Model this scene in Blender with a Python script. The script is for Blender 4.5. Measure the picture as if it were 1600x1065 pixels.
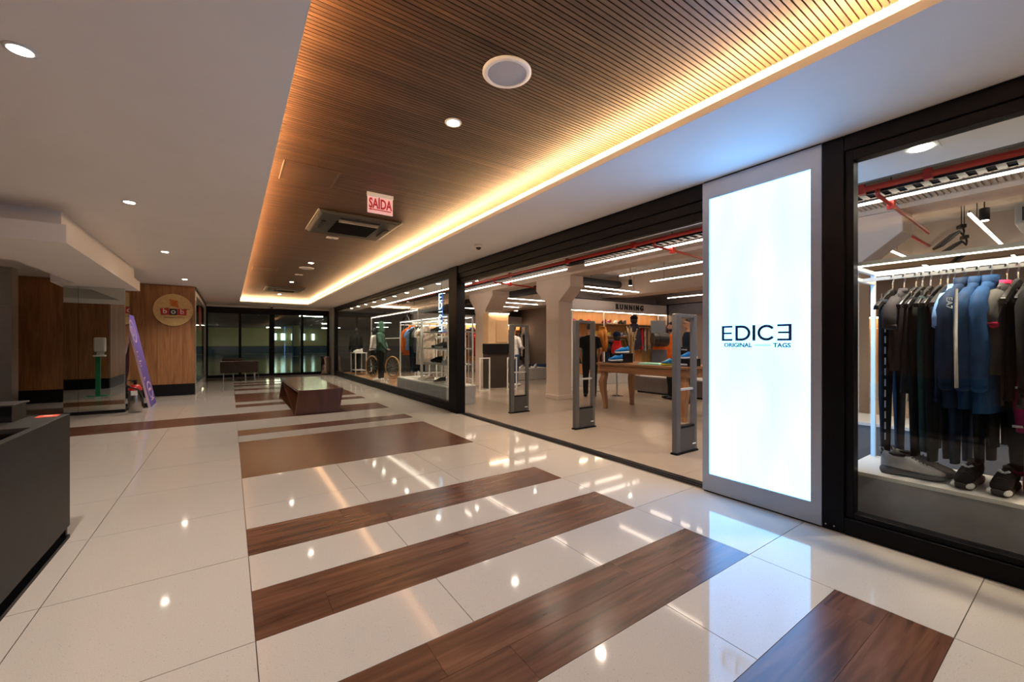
import bpy, bmesh, math, random
from mathutils import Vector, Matrix
random.seed(7)
SC = bpy.context.scene
for o in list(bpy.data.objects): bpy.data.objects.remove(o, do_unlink=True)
COL = SC.collection
PI = math.pi
# ------------------------------------------------------------------ camera, world, exposure
cam = bpy.data.cameras.new('camera'); camo = bpy.data.objects.new('camera', cam); COL.objects.link(camo)
camo.location = (0, 0, 1.35); camo.rotation_euler = (PI/2, 0, -0.60377)
cam.sensor_width = 36.0; cam.lens = 638.408/1600*36.0; cam.shift_y = 2.587/1600
cam.clip_start = 0.05; cam.clip_end = 200
SC.camera = camo
w = bpy.data.worlds.new('world'); SC.world = w; w.use_nodes = True
w.node_tree.nodes['Background'].inputs[0].default_value = (.5, .55, .65, 1)
w.node_tree.nodes['Background'].inputs[1].default_value = 0.03
SC.view_settings.view_transform = 'Standard'; SC.view_settings.look = 'None'
SC.view_settings.gamma = 1; SC.view_settings.exposure = 0.15; SC.view_settings.use_curve_mapping = False
CE = 2.812      # plaster ceiling
WZ = 3.0        # slatted wood ceiling inside the coffer
SX = 3.56       # shop front plane
# light levels
L_COVE, L_SIGN, L_TUBE, L_DOWN, L_SPOT = 130.0, 5.9, 13.0, 45.0, 165.0

# ------------------------------------------------------------------ materials
MATS = {}
def mat(name, col, rough=.5, metal=0.0, var=.10, scale=6.0, bump=0.0, stretch=(1, 1, 1), coat=0.0, emit=0.0, ecol=None, spec=.5, bscale=None):
    if name in MATS: return MATS[name]
    m = bpy.data.materials.new(name); m.use_nodes = True; MATS[name] = m
    n = m.node_tree.nodes; l = m.node_tree.links; b = n['Principled BSDF']
    b.inputs['Roughness'].default_value = rough; b.inputs['Metallic'].default_value = metal
    b.inputs['Specular IOR Level'].default_value = spec
    if coat: b.inputs['Coat Weight'].default_value = coat; b.inputs['Coat Roughness'].default_value = .05
    tc = n.new('ShaderNodeTexCoord'); oi = n.new('ShaderNodeObjectInfo'); ad = n.new('ShaderNodeVectorMath'); ad.operation = 'ADD'
    mp = n.new('ShaderNodeMapping'); mp.inputs['Scale'].default_value = stretch
    sc_ = n.new('ShaderNodeVectorMath'); sc_.operation = 'SCALE'; sc_.inputs['Scale'].default_value = 17.0
    cb = n.new('ShaderNodeCombineXYZ')
    for i in range(3): l.new(oi.outputs['Random'], cb.inputs[i])
    l.new(cb.outputs[0], sc_.inputs[0]); l.new(tc.outputs['Object'], ad.inputs[0]); l.new(sc_.outputs[0], ad.inputs[1]); l.new(ad.outputs[0], mp.inputs[0])
    nz = n.new('ShaderNodeTexNoise'); nz.inputs['Scale'].default_value = scale; nz.inputs['Detail'].default_value = 4; l.new(mp.outputs[0], nz.inputs['Vector'])
    rp = n.new('ShaderNodeValToRGB'); c = col
    rp.color_ramp.elements[0].position = .3; rp.color_ramp.elements[1].position = .7
    rp.color_ramp.elements[0].color = (c[0]*(1-var), c[1]*(1-var), c[2]*(1-var), 1)
    rp.color_ramp.elements[1].color = (min(1, c[0]*(1+var)), min(1, c[1]*(1+var)), min(1, c[2]*(1+var)), 1)
    l.new(nz.outputs['Fac'], rp.inputs[0]); l.new(rp.outputs[0], b.inputs['Base Color'])
    if bump:
        bp = n.new('ShaderNodeBump'); bp.inputs['Strength'].default_value = bump; bp.inputs['Distance'].default_value = .01
        if bscale:
            n2 = n.new('ShaderNodeTexNoise'); n2.inputs['Scale'].default_value = bscale; l.new(mp.outputs[0], n2.inputs['Vector']); l.new(n2.outputs['Fac'], bp.inputs['Height'])
        else: l.new(nz.outputs['Fac'], bp.inputs['Height'])
        l.new(bp.outputs[0], b.inputs['Normal'])
    if emit:
        e = ecol or col; b.inputs['Emission Color'].default_value = (e[0], e[1], e[2], 1); b.inputs['Emission Strength'].default_value = emit
    return m
def wood(name, c1, c2, c3, rough=.4, axis=0, scale=3.0, coat=0.0, vary=.25, bump=.12):
    """grain along the object's own axis, every board shifted and tinted by its own random number"""
    m = bpy.data.materials.new(name); m.use_nodes = True; MATS[name] = m
    n = m.node_tree.nodes; l = m.node_tree.links; b = n['Principled BSDF']
    tc = n.new('ShaderNodeTexCoord'); oi = n.new('ShaderNodeObjectInfo')
    cb = n.new('ShaderNodeCombineXYZ'); mu = n.new('ShaderNodeMath'); mu.operation = 'MULTIPLY'; mu.inputs[1].default_value = 37
    l.new(oi.outputs['Random'], mu.inputs[0])
    for i in range(3): l.new(mu.outputs[0], cb.inputs[i])
    ad = n.new('ShaderNodeVectorMath'); l.new(tc.outputs['Object'], ad.inputs[0]); l.new(cb.outputs[0], ad.inputs[1])
    mp = n.new('ShaderNodeMapping'); st = [9.0, 9.0, 9.0]; st[axis] = .7; mp.inputs['Scale'].default_value = st; l.new(ad.outputs[0], mp.inputs[0])
    nz = n.new('ShaderNodeTexNoise'); nz.inputs['Scale'].default_value = scale; nz.inputs['Detail'].default_value = 6; nz.inputs['Distortion'].default_value = .8; l.new(mp.outputs[0], nz.inputs['Vector'])
    rp = n.new('ShaderNodeValToRGB'); e = rp.color_ramp.elements
    e[0].position = .28; e[0].color = (*c1, 1); e[1].position = .75; e[1].color = (*c3, 1); x = e.new(.5); x.color = (*c2, 1)
    l.new(nz.outputs['Fac'], rp.inputs[0])
    hs = n.new('ShaderNodeHueSaturation'); mr = n.new('ShaderNodeMapRange'); mr.inputs['To Min'].default_value = 1-vary; mr.inputs['To Max'].default_value = 1+vary
    l.new(oi.outputs['Random'], mr.inputs['Value']); l.new(mr.outputs[0], hs.inputs['Value']); l.new(rp.outputs[0], hs.inputs['Color']); l.new(hs.outputs[0], b.inputs['Base Color'])
    b.inputs['Roughness'].default_value = rough
    if coat: b.inputs['Coat Weight'].default_value = coat; b.inputs['Coat Roughness'].default_value = .12
    bp = n.new('ShaderNodeBump'); bp.inputs['Strength'].default_value = bump; bp.inputs['Distance'].default_value = .004; l.new(nz.outputs['Fac'], bp.inputs['Height']); l.new(bp.outputs[0], b.inputs['Normal'])
    return m
def stone(name, base, rough):
    m = bpy.data.materials.new(name); m.use_nodes = True; MATS[name] = m
    n = m.node_tree.nodes; l = m.node_tree.links; b = n['Principled BSDF']
    ge = n.new('ShaderNodeNewGeometry')
    v = n.new('ShaderNodeTexVoronoi'); v.inputs['Scale'].default_value = 95; l.new(ge.outputs['Position'], v.inputs['Vector'])
    r = n.new('ShaderNodeValToRGB'); e = r.color_ramp.elements; e[0].position = .0; e[0].color = (base[0]*.35, base[1]*.33, base[2]*.3, 1); e[1].position = .26; e[1].color = (*base, 1)
    l.new(v.outputs['Distance'], r.inputs[0])
    mm = n.new('ShaderNodeMix'); mm.data_type = 'RGBA'
    lt = n.new('ShaderNodeMath'); lt.operation = 'LESS_THAN'; lt.inputs[1].default_value = .13
    sx = n.new('ShaderNodeSeparateColor'); l.new(v.outputs['Color'], sx.inputs[0]); l.new(sx.outputs[0], lt.inputs[0]); l.new(lt.outputs[0], mm.inputs['Factor'])
    mm.inputs['A'].default_value = (*base, 1); l.new(r.outputs[0], mm.inputs['B'])
    nz = n.new('ShaderNodeTexNoise'); nz.inputs['Scale'].default_value = 220; l.new(ge.outputs['Position'], nz.inputs['Vector'])
    m2 = n.new('ShaderNodeMix'); m2.data_type = 'RGBA'; m2.blend_type = 'MULTIPLY'; m2.inputs['Factor'].default_value = .35
    r2 = n.new('ShaderNodeValToRGB'); r2.color_ramp.elements[0].position = .3; r2.color_ramp.elements[0].color = (.6, .58, .55, 1); r2.color_ramp.elements[1].position = .55
    l.new(nz.outputs['Fac'], r2.inputs[0]); l.new(mm.outputs['Result'], m2.inputs['A']); l.new(r2.outputs[0], m2.inputs['B'])
    l.new(m2.outputs['Result'], b.inputs['Base Color'])
    b.inputs['Roughness'].default_value = rough; b.inputs['Specular IOR Level'].default_value = .55
    return m
def glass(name, tint=(.93, .97, .96), ior=1.5, rough=0.0):
    m = bpy.data.materials.new(name); m.use_nodes = True; MATS[name] = m
    n = m.node_tree.nodes; l = m.node_tree.links; n.remove(n['Principled BSDF'])
    t = n.new('ShaderNodeBsdfTransparent'); t.inputs[0].default_value = (*tint, 1)
    g = n.new('ShaderNodeBsdfGlossy'); g.inputs['Roughness'].default_value = rough
    f = n.new('ShaderNodeFresnel'); f.inputs['IOR'].default_value = ior
    ge = n.new('ShaderNodeNewGeometry'); iv = n.new('ShaderNodeMath'); iv.operation = 'SUBTRACT'; iv.inputs[0].default_value = 1.0; l.new(ge.outputs['Backfacing'], iv.inputs[1])
    mu = n.new('ShaderNodeMath'); mu.operation = 'MULTIPLY'; l.new(f.outputs[0], mu.inputs[0]); l.new(iv.outputs[0], mu.inputs[1])   # the rear face of a thin pane only transmits
    x = n.new('ShaderNodeMixShader'); l.new(mu.outputs[0], x.inputs[0]); l.new(t.outputs[0], x.inputs[1]); l.new(g.outputs[0], x.inputs[2]); l.new(x.outputs[0], n['Material Output'].inputs[0])
    return m
def glow(name, col, s):
    m = bpy.data.materials.new(name); m.use_nodes = True; MATS[name] = m
    n = m.node_tree.nodes; l = m.node_tree.links; n.remove(n['Principled BSDF'])
    e = n.new('ShaderNodeEmission'); e.inputs[0].default_value = (*col, 1); e.inputs[1].default_value = s; l.new(e.outputs[0], n['Material Output'].inputs[0])
    return m
STONE = stone('polished_stone', (.475, .425, .375), .06)
PLANK = wood('plank_tile', (.046, .019, .011), (.098, .040, .022), (.15, .068, .039), .24, 0, 2.2, 0, .16, .03)
SLAT = wood('slat_wood', (.046, .019, .0075), (.075, .033, .0135), (.105, .049, .021), .45, 0, 2.0, 0, .28)
PANELW = wood('wall_veneer', (.19, .080, .028), (.29, .13, .048), (.38, .18, .072), .38, 2, 2.2, 0, .10)
BENCHW = wood('bench_wood', (.075, .023, .011), (.11, .036, .017), (.15, .052, .025), .25, 1, 1.1, .5, .03); BENCHV = wood('bench_wood_upright', (.075, .023, .011), (.11, .036, .017), (.15, .052, .025), .3, 2, 1.1, .4, .03)
OAK = wood('oak', (.22, .10, .04), (.33, .16, .07), (.44, .23, .11), .35, 0, 2.4, .2, .05)
OAKY = wood('oak_lengthwise', (.17, .072, .028), (.25, .115, .047), (.33, .165, .075), .35, 1, 1.3, .2, .04); OAKZ = wood('oak_upright', (.17, .072, .028), (.25, .115, .047), (.33, .165, .075), .35, 2, 1.3, .2, .04)
SHELFW = wood('shelf_back', (.45, .21, .07), (.55, .27, .10), (.62, .33, .13), .5, 2, 2.4, 0, .05)
WHITE = mat('white_plaster', (.80, .755, .715), .7, var=.02, scale=2)
FASC = mat('fascia_paint', (.5, .46, .44), .6, var=.02)
BEIGE = mat('beige_render', (.52, .42, .34), .75, var=.04, scale=3, bump=.05)
CONC = mat('concrete', (.50, .475, .45), .85, var=.22, scale=3, bump=.2)
DARKC = mat('dark_ceiling', (.045, .043, .045), .8, var=.2)
BLACK = mat('black_aluminium', (.006, .006, .008), .42, var=.1, spec=.11)
BASEB = mat('black_base', (.006, .006, .007), .35, var=.1, spec=.25)
GREYM = mat('gate_grey', (.13, .125, .12), .38, metal=.4, var=.05)
LGREY = mat('light_grey', (.42, .41, .40), .45, var=.05)
DGREY = mat('plinth_grey', (.085, .083, .085), .45, var=.08)
COUNT = mat('counter_laminate', (.021, .019, .0165), .5, spec=.2, var=.15, scale=12, bump=.03)
ALU = mat('sign_aluminium_glow_tint', (.40, .46, .56), .42, metal=.1, var=.03)  # blue of the panel's glow is tinted into the grey casing colour
CHROME = mat('chrome', (.72, .72, .73), .12, metal=1, var=.02)
STEEL = mat('brushed_steel', (.46, .43, .39), .34, metal=.6, var=.12, scale=5, stretch=(.3, .3, 14))
WMET = mat('white_metal', (.72, .71, .68), .35, var=.03)
GROUT = mat('grout', (.10, .085, .075), .8, var=.1)
RED = mat('pipe_red', (.42, .02, .012), .35, var=.1)
REDP = mat('red_plastic', (.55, .02, .02), .35, var=.05)
MIRROR = mat('mirror', (.60, .64, .61), .01, metal=1, var=.01)
STILE = stone('store_tile', (.29, .235, .19), .22)
RUBBER = mat('rubber', (.015, .015, .015), .6, var=.1)
GLASS = glass('pane_glass'); GLASSD = glass('door_glass', (.80, .88, .84), 1.6)
COVE = glow('cove_led', (1.0, .62, .30), L_COVE)
TUBE = glow('led_tube', (1.0, .80, .64), L_TUBE); RACKLED = glow('rack_led', (1.0, .86, .74), 6.0); SHELFLED = glow('shelf_led', (1.0, .72, .46), 32.0)
LAMP = glow('lamp_disc', (1.0, .88, .74), L_DOWN)
SIGNL = glow('sign_face', (.155, .47, 1.0), L_SIGN)
def uneven(m, lo, hi, sc):      # the tubes behind the opal face light it a little unevenly
    n = m.node_tree.nodes; l = m.node_tree.links; e = [x for x in n if x.type == 'EMISSION'][0]
    tc = n.new('ShaderNodeTexCoord'); mp = n.new('ShaderNodeMapping'); mp.inputs['Scale'].default_value = (1, 1.6, .6); nz = n.new('ShaderNodeTexNoise'); nz.inputs['Scale'].default_value = sc; nz.inputs['Detail'].default_value = 1
    mr = n.new('ShaderNodeMapRange'); mr.inputs['From Min'].default_value = .3; mr.inputs['From Max'].default_value = .7; mr.inputs['To Min'].default_value = lo; mr.inputs['To Max'].default_value = hi
    l.new(tc.outputs['Object'], mp.inputs[0]); l.new(mp.outputs[0], nz.inputs['Vector']); l.new(nz.outputs['Fac'], mr.inputs['Value']); l.new(mr.outputs[0], e.inputs['Strength'])
uneven(SIGNL, L_SIGN*.84, L_SIGN*1.08, 2.0)
def pal(name, c, rough=.85, **k): return mat('cloth_'+name, c, rough, spec=.12, var=k.pop('var', .18), scale=k.pop('scale', 14), bump=.15, **k)

# ------------------------------------------------------------------ mesh builder
class MB:
    def __init__(s): s.v = []; s.f = []; s.mi = []; s.cur = 0
    def add(s, vs, fs):
        o = len(s.v); s.v += [tuple(p) for p in vs]; s.f += [tuple(i+o for i in f) for f in fs]; s.mi += [s.cur]*len(fs); return s
    def box(s, x0, x1, y0, y1, z0, z1):
        return s.add([(x0,y0,z0),(x1,y0,z0),(x1,y1,z0),(x0,y1,z0),(x0,y0,z1),(x1,y0,z1),(x1,y1,z1),(x0,y1,z1)],
                     [(0,3,2,1),(4,5,6,7),(0,1,5,4),(1,2,6,5),(2,3,7,6),(3,0,4,7)])
    def loft(s, rings, caps=True, closed=True):
        n = len(rings[0]); vs = [p for r in rings for p in r]; fs = []
        for i in range(len(rings)-1):
            for j in range(n if closed else n-1):
                k = (j+1) % n; fs.append((i*n+j, i*n+k, (i+1)*n+k, (i+1)*n+j))
        if caps: fs += [tuple(reversed(range(n))), tuple((len(rings)-1)*n+j for j in range(n))]
        return s.add(vs, fs)
    def prism(s, poly, axis, a, b):
        """poly: 2-d outline in the other two axes (in order), run from a to b along axis"""
        def P(u, v, t): return {'x': (t,u,v), 'y': (u,t,v), 'z': (u,v,t)}[axis]
        return s.loft([[P(u,v,a) for u,v in poly], [P(u,v,b) for u,v in poly]])
    def tube(s, pts, r, n=8, caps=True):
        pts = [Vector(p) for p in pts]; rr = r if isinstance(r, (list, tuple)) else [r]*len(pts); rings = []
        ref = None
        for i, p in enumerate(pts):
            d = (pts[min(i+1, len(pts)-1)]-pts[max(i-1, 0)]).normalized()
            if ref is None: ref = Vector((0,0,1)) if abs(d.z) < .9 else Vector((1,0,0))
            u = (ref-d*ref.dot(d)).normalized(); ref = u; v = d.cross(u)
            rings.append([p+u*(math.cos(t)*rr[i])+v*(math.sin(t)*rr[i]) for t in [2*PI*k/n for k in range(n)]])
        return s.loft(rings, caps)
    def lathe(s, prof, c=(0,0,0), n=20):
        return s.loft([[(c[0]+r*math.cos(2*PI*k/n), c[1]+r*math.sin(2*PI*k/n), c[2]+z) for k in range(n)] for r, z in prof])
    def ball(s, c, r, n=12, m=8):
        rx, ry, rz = r if isinstance(r, (tuple, list)) else (r, r, r); rings = []
        for i in range(m+1):
            t = -PI/2+PI*i/m; q = max(math.cos(t), .02)
            rings.append([(c[0]+rx*q*math.cos(2*PI*k/n), c[1]+ry*q*math.sin(2*PI*k/n), c[2]+rz*math.sin(t)) for k in range(n)])
        return s.loft(rings)
    def xf(s, M):
        s.v = [tuple(M @ Vector(p)) for p in s.v]; return s
    def mesh(s, name):
        me = bpy.data.meshes.new(name); me.from_pydata(s.v, [], s.f); me.polygons.foreach_set('material_index', s.mi)
        bm = bmesh.new(); bm.from_mesh(me); bmesh.ops.recalc_face_normals(bm, faces=bm.faces); bm.to_mesh(me); bm.free(); return me
    def build(s, name, m, parent=None, smooth=False, bevel=0, loc=None, rot=None, mats=None):
        me = s.mesh(name); me.materials.append(m)
        for x in mats or []: me.materials.append(x)
        return link(name, me, parent, smooth, bevel, loc, rot)
def link(name, me, parent=None, smooth=False, bevel=0, loc=None, rot=None):
    o = bpy.data.objects.new(name, me); COL.objects.link(o)
    if parent: o.parent = parent
    if loc: o.location = loc
    if rot: o.rotation_euler = rot
    if smooth: me.polygons.foreach_set('use_smooth', [True]*len(me.polygons))
    if bevel:
        b = o.modifiers.new('bevel', 'BEVEL'); b.width = bevel; b.segments = 2; b.limit_method = 'ANGLE'
    return o
def tag(o, label=None, cat=None, group=None, kind=None):
    if label: o['label'] = label
    if cat: o['category'] = cat
    if group: o['group'] = group
    if kind: o['kind'] = kind
    return o
def thing(name, label, cat, loc=(0,0,0), rz=0, group=None):
    o = bpy.data.objects.new(name, None); COL.objects.link(o); o.location = loc; o.rotation_euler = (0,0,rz); o.empty_display_size = .1
    return tag(o, label, cat, group)
def struct(name, label, loc=(0,0,0)):
    o = bpy.data.objects.new(name, None); COL.objects.link(o); o.location = loc; return tag(o, label, None, None, 'structure')
def sbox(name, label, m, *b):
    return tag(MB().box(*b).build(name, m), label, kind='structure')
def copy_tree(o, parent=None, loc=None, rz=None):
    c = o.copy(); COL.objects.link(c)
    if parent is not None: c.parent = parent
    if loc is not None: c.location = loc
    if rz is not None: c.rotation_euler = (c.rotation_euler[0], c.rotation_euler[1], rz)
    for ch in o.children: copy_tree(ch, c)
    return c
def text(s, size, depth, m, name, parent, loc, rot, align='CENTER', sx=1, space=1.0, bold=0):
    cu = bpy.data.curves.new(name, 'FONT'); cu.body = s; cu.size = size; cu.extrude = depth; cu.align_x = align; cu.align_y = 'CENTER'; cu.space_character = space; cu.offset = bold; cu.resolution_u = 3
    t = bpy.data.objects.new(name, cu); COL.objects.link(t)
    me = bpy.data.meshes.new_from_object(t.evaluated_get(bpy.context.evaluated_depsgraph_get())); bpy.data.objects.remove(t)
    me.materials.clear(); me.materials.append(m)
    o = link(name, me, parent, loc=loc, rot=rot); o.scale = (sx, 1, 1); return o
ORD = ['first','second','third','fourth','fifth','sixth','seventh','eighth','ninth','tenth','eleventh','twelfth','thirteenth','fourteenth','fifteenth','sixteenth','seventeenth','eighteenth','nineteenth','twentieth']
def spot(name, parent, loc, energy, col, angle=100, blend=.7, size=.04, rot=(0,0,0)):
    d = bpy.data.lights.new(name, 'SPOT'); d.energy = energy; d.color = col; d.spot_size = math.radians(angle); d.spot_blend = blend; d.shadow_soft_size = size
    o = bpy.data.objects.new(name, d); COL.objects.link(o); o.parent = parent; o.location = loc; o.rotation_euler = rot; return o
# ================================================================== STRUCTURE
FACE_Y = (PI/2, 0, 0); FACE_X = (PI/2, 0, -PI/2)      # lettering that faces -Y / -X
MOD = .4475; Y0 = .39
def ny(n): return Y0 + MOD*n
XL = [-6.149, -5.257, -4.365, -3.473, -2.581, -1.689, -.797, .095]; XM = [.095, .972, 1.849, 2.725]; XR = [2.725, 3.575]
floor = tag(MB().box(-6.2, 3.62, -3.6, 19.42, -.12, -.007).build('floor', GROUT), 'polished cream stone floor with dark wood stripes', kind='structure')
_tm = {}
def slab(name, m, x0, x1, y0, y1, g=.0022, top=0.0, parent=floor, grain_off=False):
    w_, h_ = round(x1-x0-2*g, 4), round(y1-y0-2*g, 4); k = (m.name, w_, h_)
    if k not in _tm:
        me = MB().box(-w_/2, w_/2, -h_/2, h_/2, -.012, 0).mesh(name); me.materials.append(m); _tm[k] = me
    return link(name, _tm[k], parent, loc=((x0+x1)/2, (y0+y1)/2, top))
WOODS = [(-6,-5),(-4,-3),(-2,-1),(0,1),(2,3),(4,5),(6,7),(10,14),(15,16),(18,20),(22,23),(24,28),(30,31),(33,34),(35,36),(38,39),(40,41)]
def wood_rows(a, b, xs, xe):
    r = 0
    for q in range(int((b-a)*2)):
        y0 = ny(a)+q*MOD/2; x = xs; off = ((q*7+a*5) % 4)*.3+.33
        while x < xe-.01:
            x1 = min(xe, x+off); slab('wood_plank', PLANK, x, x1, y0, y0+MOD/2, .0008); x = x1; off = 1.2
for a, b in WOODS:
    wood_rows(a, b, -6.149 if (a, b) == (18, 20) else .095, 2.725)
for n in range(-8, 42, 2):
    if n != 18:
        for i in range(len(XL)-1): slab('stone_tile', STONE, XL[i], XL[i+1], ny(n), ny(n+2))
    slab('stone_tile', STONE, XR[0], XR[1], ny(n), ny(n+2))
gaps = []; p = -8
for a, b in WOODS: gaps.append((p, a)); p = b
gaps.append((p, 42))
for a, b in gaps:
    cuts = [a]+[n for n in range(a+1, b) if n % 2 == 0 and b-a > 1]+[b]
    for c0, c1 in zip(cuts, cuts[1:]):
        if c1 > c0:
            for i in range(3): slab('stone_tile', STONE, XM[i], XM[i+1], ny(c0), ny(c1))
# ---- ceiling with the coffer
CX0, CX1, CY1 = .285, 2.51, 17.58
ceil = tag(MB().box(-6.2, CX0, -3.6, 19.4, CE, CE+.05).box(CX1, 3.6, -3.6, 19.4, CE, CE+.05).box(CX0, CX1, CY1, 19.4, CE, CE+.05).build('ceiling', WHITE), 'white plaster ceiling around the wooden coffer', kind='structure')
MB().box(CX0-.19, CX0-.15, -3.6, CY1+.19, CE+.05, WZ+.03).box(CX1+.15, CX1+.19, -3.6, CY1+.19, CE+.05, WZ+.03).box(CX0-.15, CX1+.15, CY1+.15, CY1+.19, CE+.05, WZ+.03).build('cove_side', WHITE, ceil)
SB = MB().box(CX0-.15, CX1+.15, -3.6, CY1+.15, WZ+.014, WZ+.03).build('slat_backing', mat('slat_back', (.03, .014, .007), .7), ceil)
PITCH = .0295; SLW = CX1-CX0+.3; sm = MB().box(-SLW/2, SLW/2, 0, PITCH*.78, 0, .013).mesh('ceiling_slat'); sm.materials.append(SLAT)
for i in range(300): link('ceiling_slat', sm, ceil, loc=((CX0+CX1)/2, .30+i*PITCH, WZ))
far = MB(); y = .30+300*PITCH
while y < CY1+.14: far.box(CX0-.15, CX1+.15, y, y+PITCH*.78, WZ, WZ+.013); y += PITCH
y = .30-PITCH
while y > -3.55: far.box(CX0-.15, CX1+.15, y, y+PITCH*.78, WZ, WZ+.013); y -= PITCH
fs = far.build('ceiling_slat_run', SLAT, ceil); fs['kind'] = 'stuff'
cz = CE+.051
MB().box(CX1+.07, CX1+.095, -3.5, CY1+.08, cz, cz+.012).build('led_strip', COVE, ceil)
MB().box(CX0-.095, CX0-.07, -3.5, CY1+.08, cz, cz+.012).build('led_strip', COVE, ceil)
MB().box(CX0-.07, CX1+.07, CY1+.07, CY1+.095, cz, cz+.012).build('led_strip', COVE, ceil)
# ---- corridor walls
def board_wall(name, label, m, p0, p1, h, bw, base_h, t=.03):
    """wall of upright boards between two floor points, seen from its right-hand side; black base board"""
    p0, p1 = Vector((*p0, 0)), Vector((*p1, 0)); d = p1-p0; L = d.length; a = math.atan2(d.y, d.x)
    r = tag(MB().box(0, L, .02, .14, 0, h).build(name, mat('wall_core', (.05, .03, .02), .8)), label, kind='structure'); r.location = p0; r.rotation_euler = (0, 0, a)
    n = max(1, round(L/bw)); q = L/n; me = MB().box(.0015, q-.0015, 0, .02, base_h, h).mesh('veneer_board'); me.materials.append(m)
    for i in range(n): link('veneer_board', me, r, loc=(i*q, -.002*(i % 2), 0))
    MB().box(0, L, -.012, .02, 0, base_h).build('baseboard', BASEB, r)
    return r
board_wall('wall_far_left', 'brown veneer wall with black base carrying the oval sign', PANELW, (-6.2, 13.45), (-.755, 13.45), CE, .25, .295)
board_wall('wall_left', 'brown veneer wall beside the counter', PANELW, (-2.95, -3.5), (-2.95, 4.85), CE, .4, .3).rotation_euler = (0, 0, PI/2)
bpy.data.objects['wall_left'].location = (-2.95, -3.5, 0)
board_wall('wall_left_return', 'brown veneer return wall beyond the counter', PANELW, (-2.95, 4.9), (-4.6, 4.9), CE, .4, .3)
sbox('wall_side', 'plain plaster side wall behind the lift lobby', WHITE, -6.32, -6.2, 4.9, 13.6, 0, CE)
sbox('wall_back', 'plain wall closing the corridor behind the viewer', WHITE, -6.2, 13.6, -3.72, -3.6, 0, 3.6)
# ---- canopy over the lift lobby
cpoly = [(-6.2, 6.2), (-1.42, 6.2), (-1.52, 11.2), (-2.62, 11.2), (-2.55, 10.3), (-2.26, 10.3), (-2.26, 7.83), (-6.2, 7.83)]
rpoly = [(-6.2, 6.6), (-1.55, 6.6), (-1.55, 10.8), (-2.62, 10.8), (-2.55, 10.3), (-2.26, 10.3), (-2.26, 7.83), (-6.2, 7.83)]
can = tag(MB().prism(cpoly, 'z', 2.4, 2.59).build('trim_1', WHITE), 'white dropped canopy with a shadow gap over the lift lobby', kind='structure')
MB().prism(rpoly, 'z', 2.59, CE).build('canopy_neck', WHITE, can)
# ---- mirrored column
mc = struct('wall_mirror_column', 'mirror-clad column with black plinth below the canopy', (-2.1, 10.82, 0))
MB().box(-.415, .41, .006, .40, .06, 2.4).build('column_core', BASEB, mc)
MB().box(-.22, .415, 0, .006, .06, 2.4).build('mirror_panel', MIRROR, mc)
MB().box(-.415, -.224, 0, .006, .06, 2.4).build('mirror_panel', MIRROR, mc)
MB().box(.41, .416, .01, .40, .06, 2.4).build('mirror_panel', MIRROR, mc)
MB().box(.405, .422, -.006, .008, .06, 2.4).build('corner_strip', CHROME, mc)
MB().box(-.42, .42, -.004, .41, 0, .06).build('plinth', BASEB, mc)
st = struct('wall_steel', 'brushed steel lift cladding behind the counter', (-3.48, 12.0, 0))
MB().box(-2.7, 0, 0, .3, 0, 2.06).build('steel_panel', STEEL, st); MB().box(-2.7, 0, .004, .3, 2.066, CE).build('steel_panel', STEEL, st)
# ---- left shop window beyond the oval sign
w3 = struct('window_3', 'shop window with pale frame beside the sliding doors', (-.755, 13.6, 0))
MB().box(-.06, 0, 0, .28, 0, CE-.08).box(-.06, 0, 5.5, 5.72, 0, CE-.08).box(-.06, 0, .28, 5.5, 0, .12).box(-.06, 0, .28, 5.5, 2.62, CE-.08).build('window_frame', LGREY, w3)
MB().box(-.08, .01, 0, 5.75, CE-.08, CE).build('top_rail', BLACK, w3)
MB().box(-.04, -.03, .28, 5.5, .12, 2.62).build('pane', GLASS, w3)
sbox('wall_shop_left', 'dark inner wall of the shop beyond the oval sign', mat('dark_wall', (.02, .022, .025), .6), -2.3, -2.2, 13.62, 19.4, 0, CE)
# ---- sliding doors
DY = 19.3
d1 = struct('door_1', 'black framed glass sliding doors to the car park', (0, DY, 0))
for x0, x1 in ((-.785, -.69), (.275, .36), (1.30, 1.49), (2.46, 2.555), (3.485, 3.60)): MB().box(x0, x1, -.03, .08, 0, 2.49).build('stile', BLACK, d1, bevel=.004)
MB().box(-.785, 3.60, -.05, .1, 2.49, 2.73).build('header', BLACK, d1, bevel=.004)
for x0, x1 in ((-.69, .275), (.36, 1.30), (1.49, 2.46), (2.555, 3.485)):
    MB().box(x0, x1, -.02, .06, 0, .10).build('bottom_rail', BLACK, d1)
    MB().box(x0, x1, .015, .025, .10, 2.49).build('pane', GLASSD, d1)
sbox('wall_far', 'plaster strip above the sliding doors', WHITE, -.80, 3.62, 19.3, 19.4, 2.735, CE)
sbox('trim_2', 'pale pier between the doors and the shop window', LGREY, 3.56, 3.62, 18.25, 19.27, 0, CE)
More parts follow.
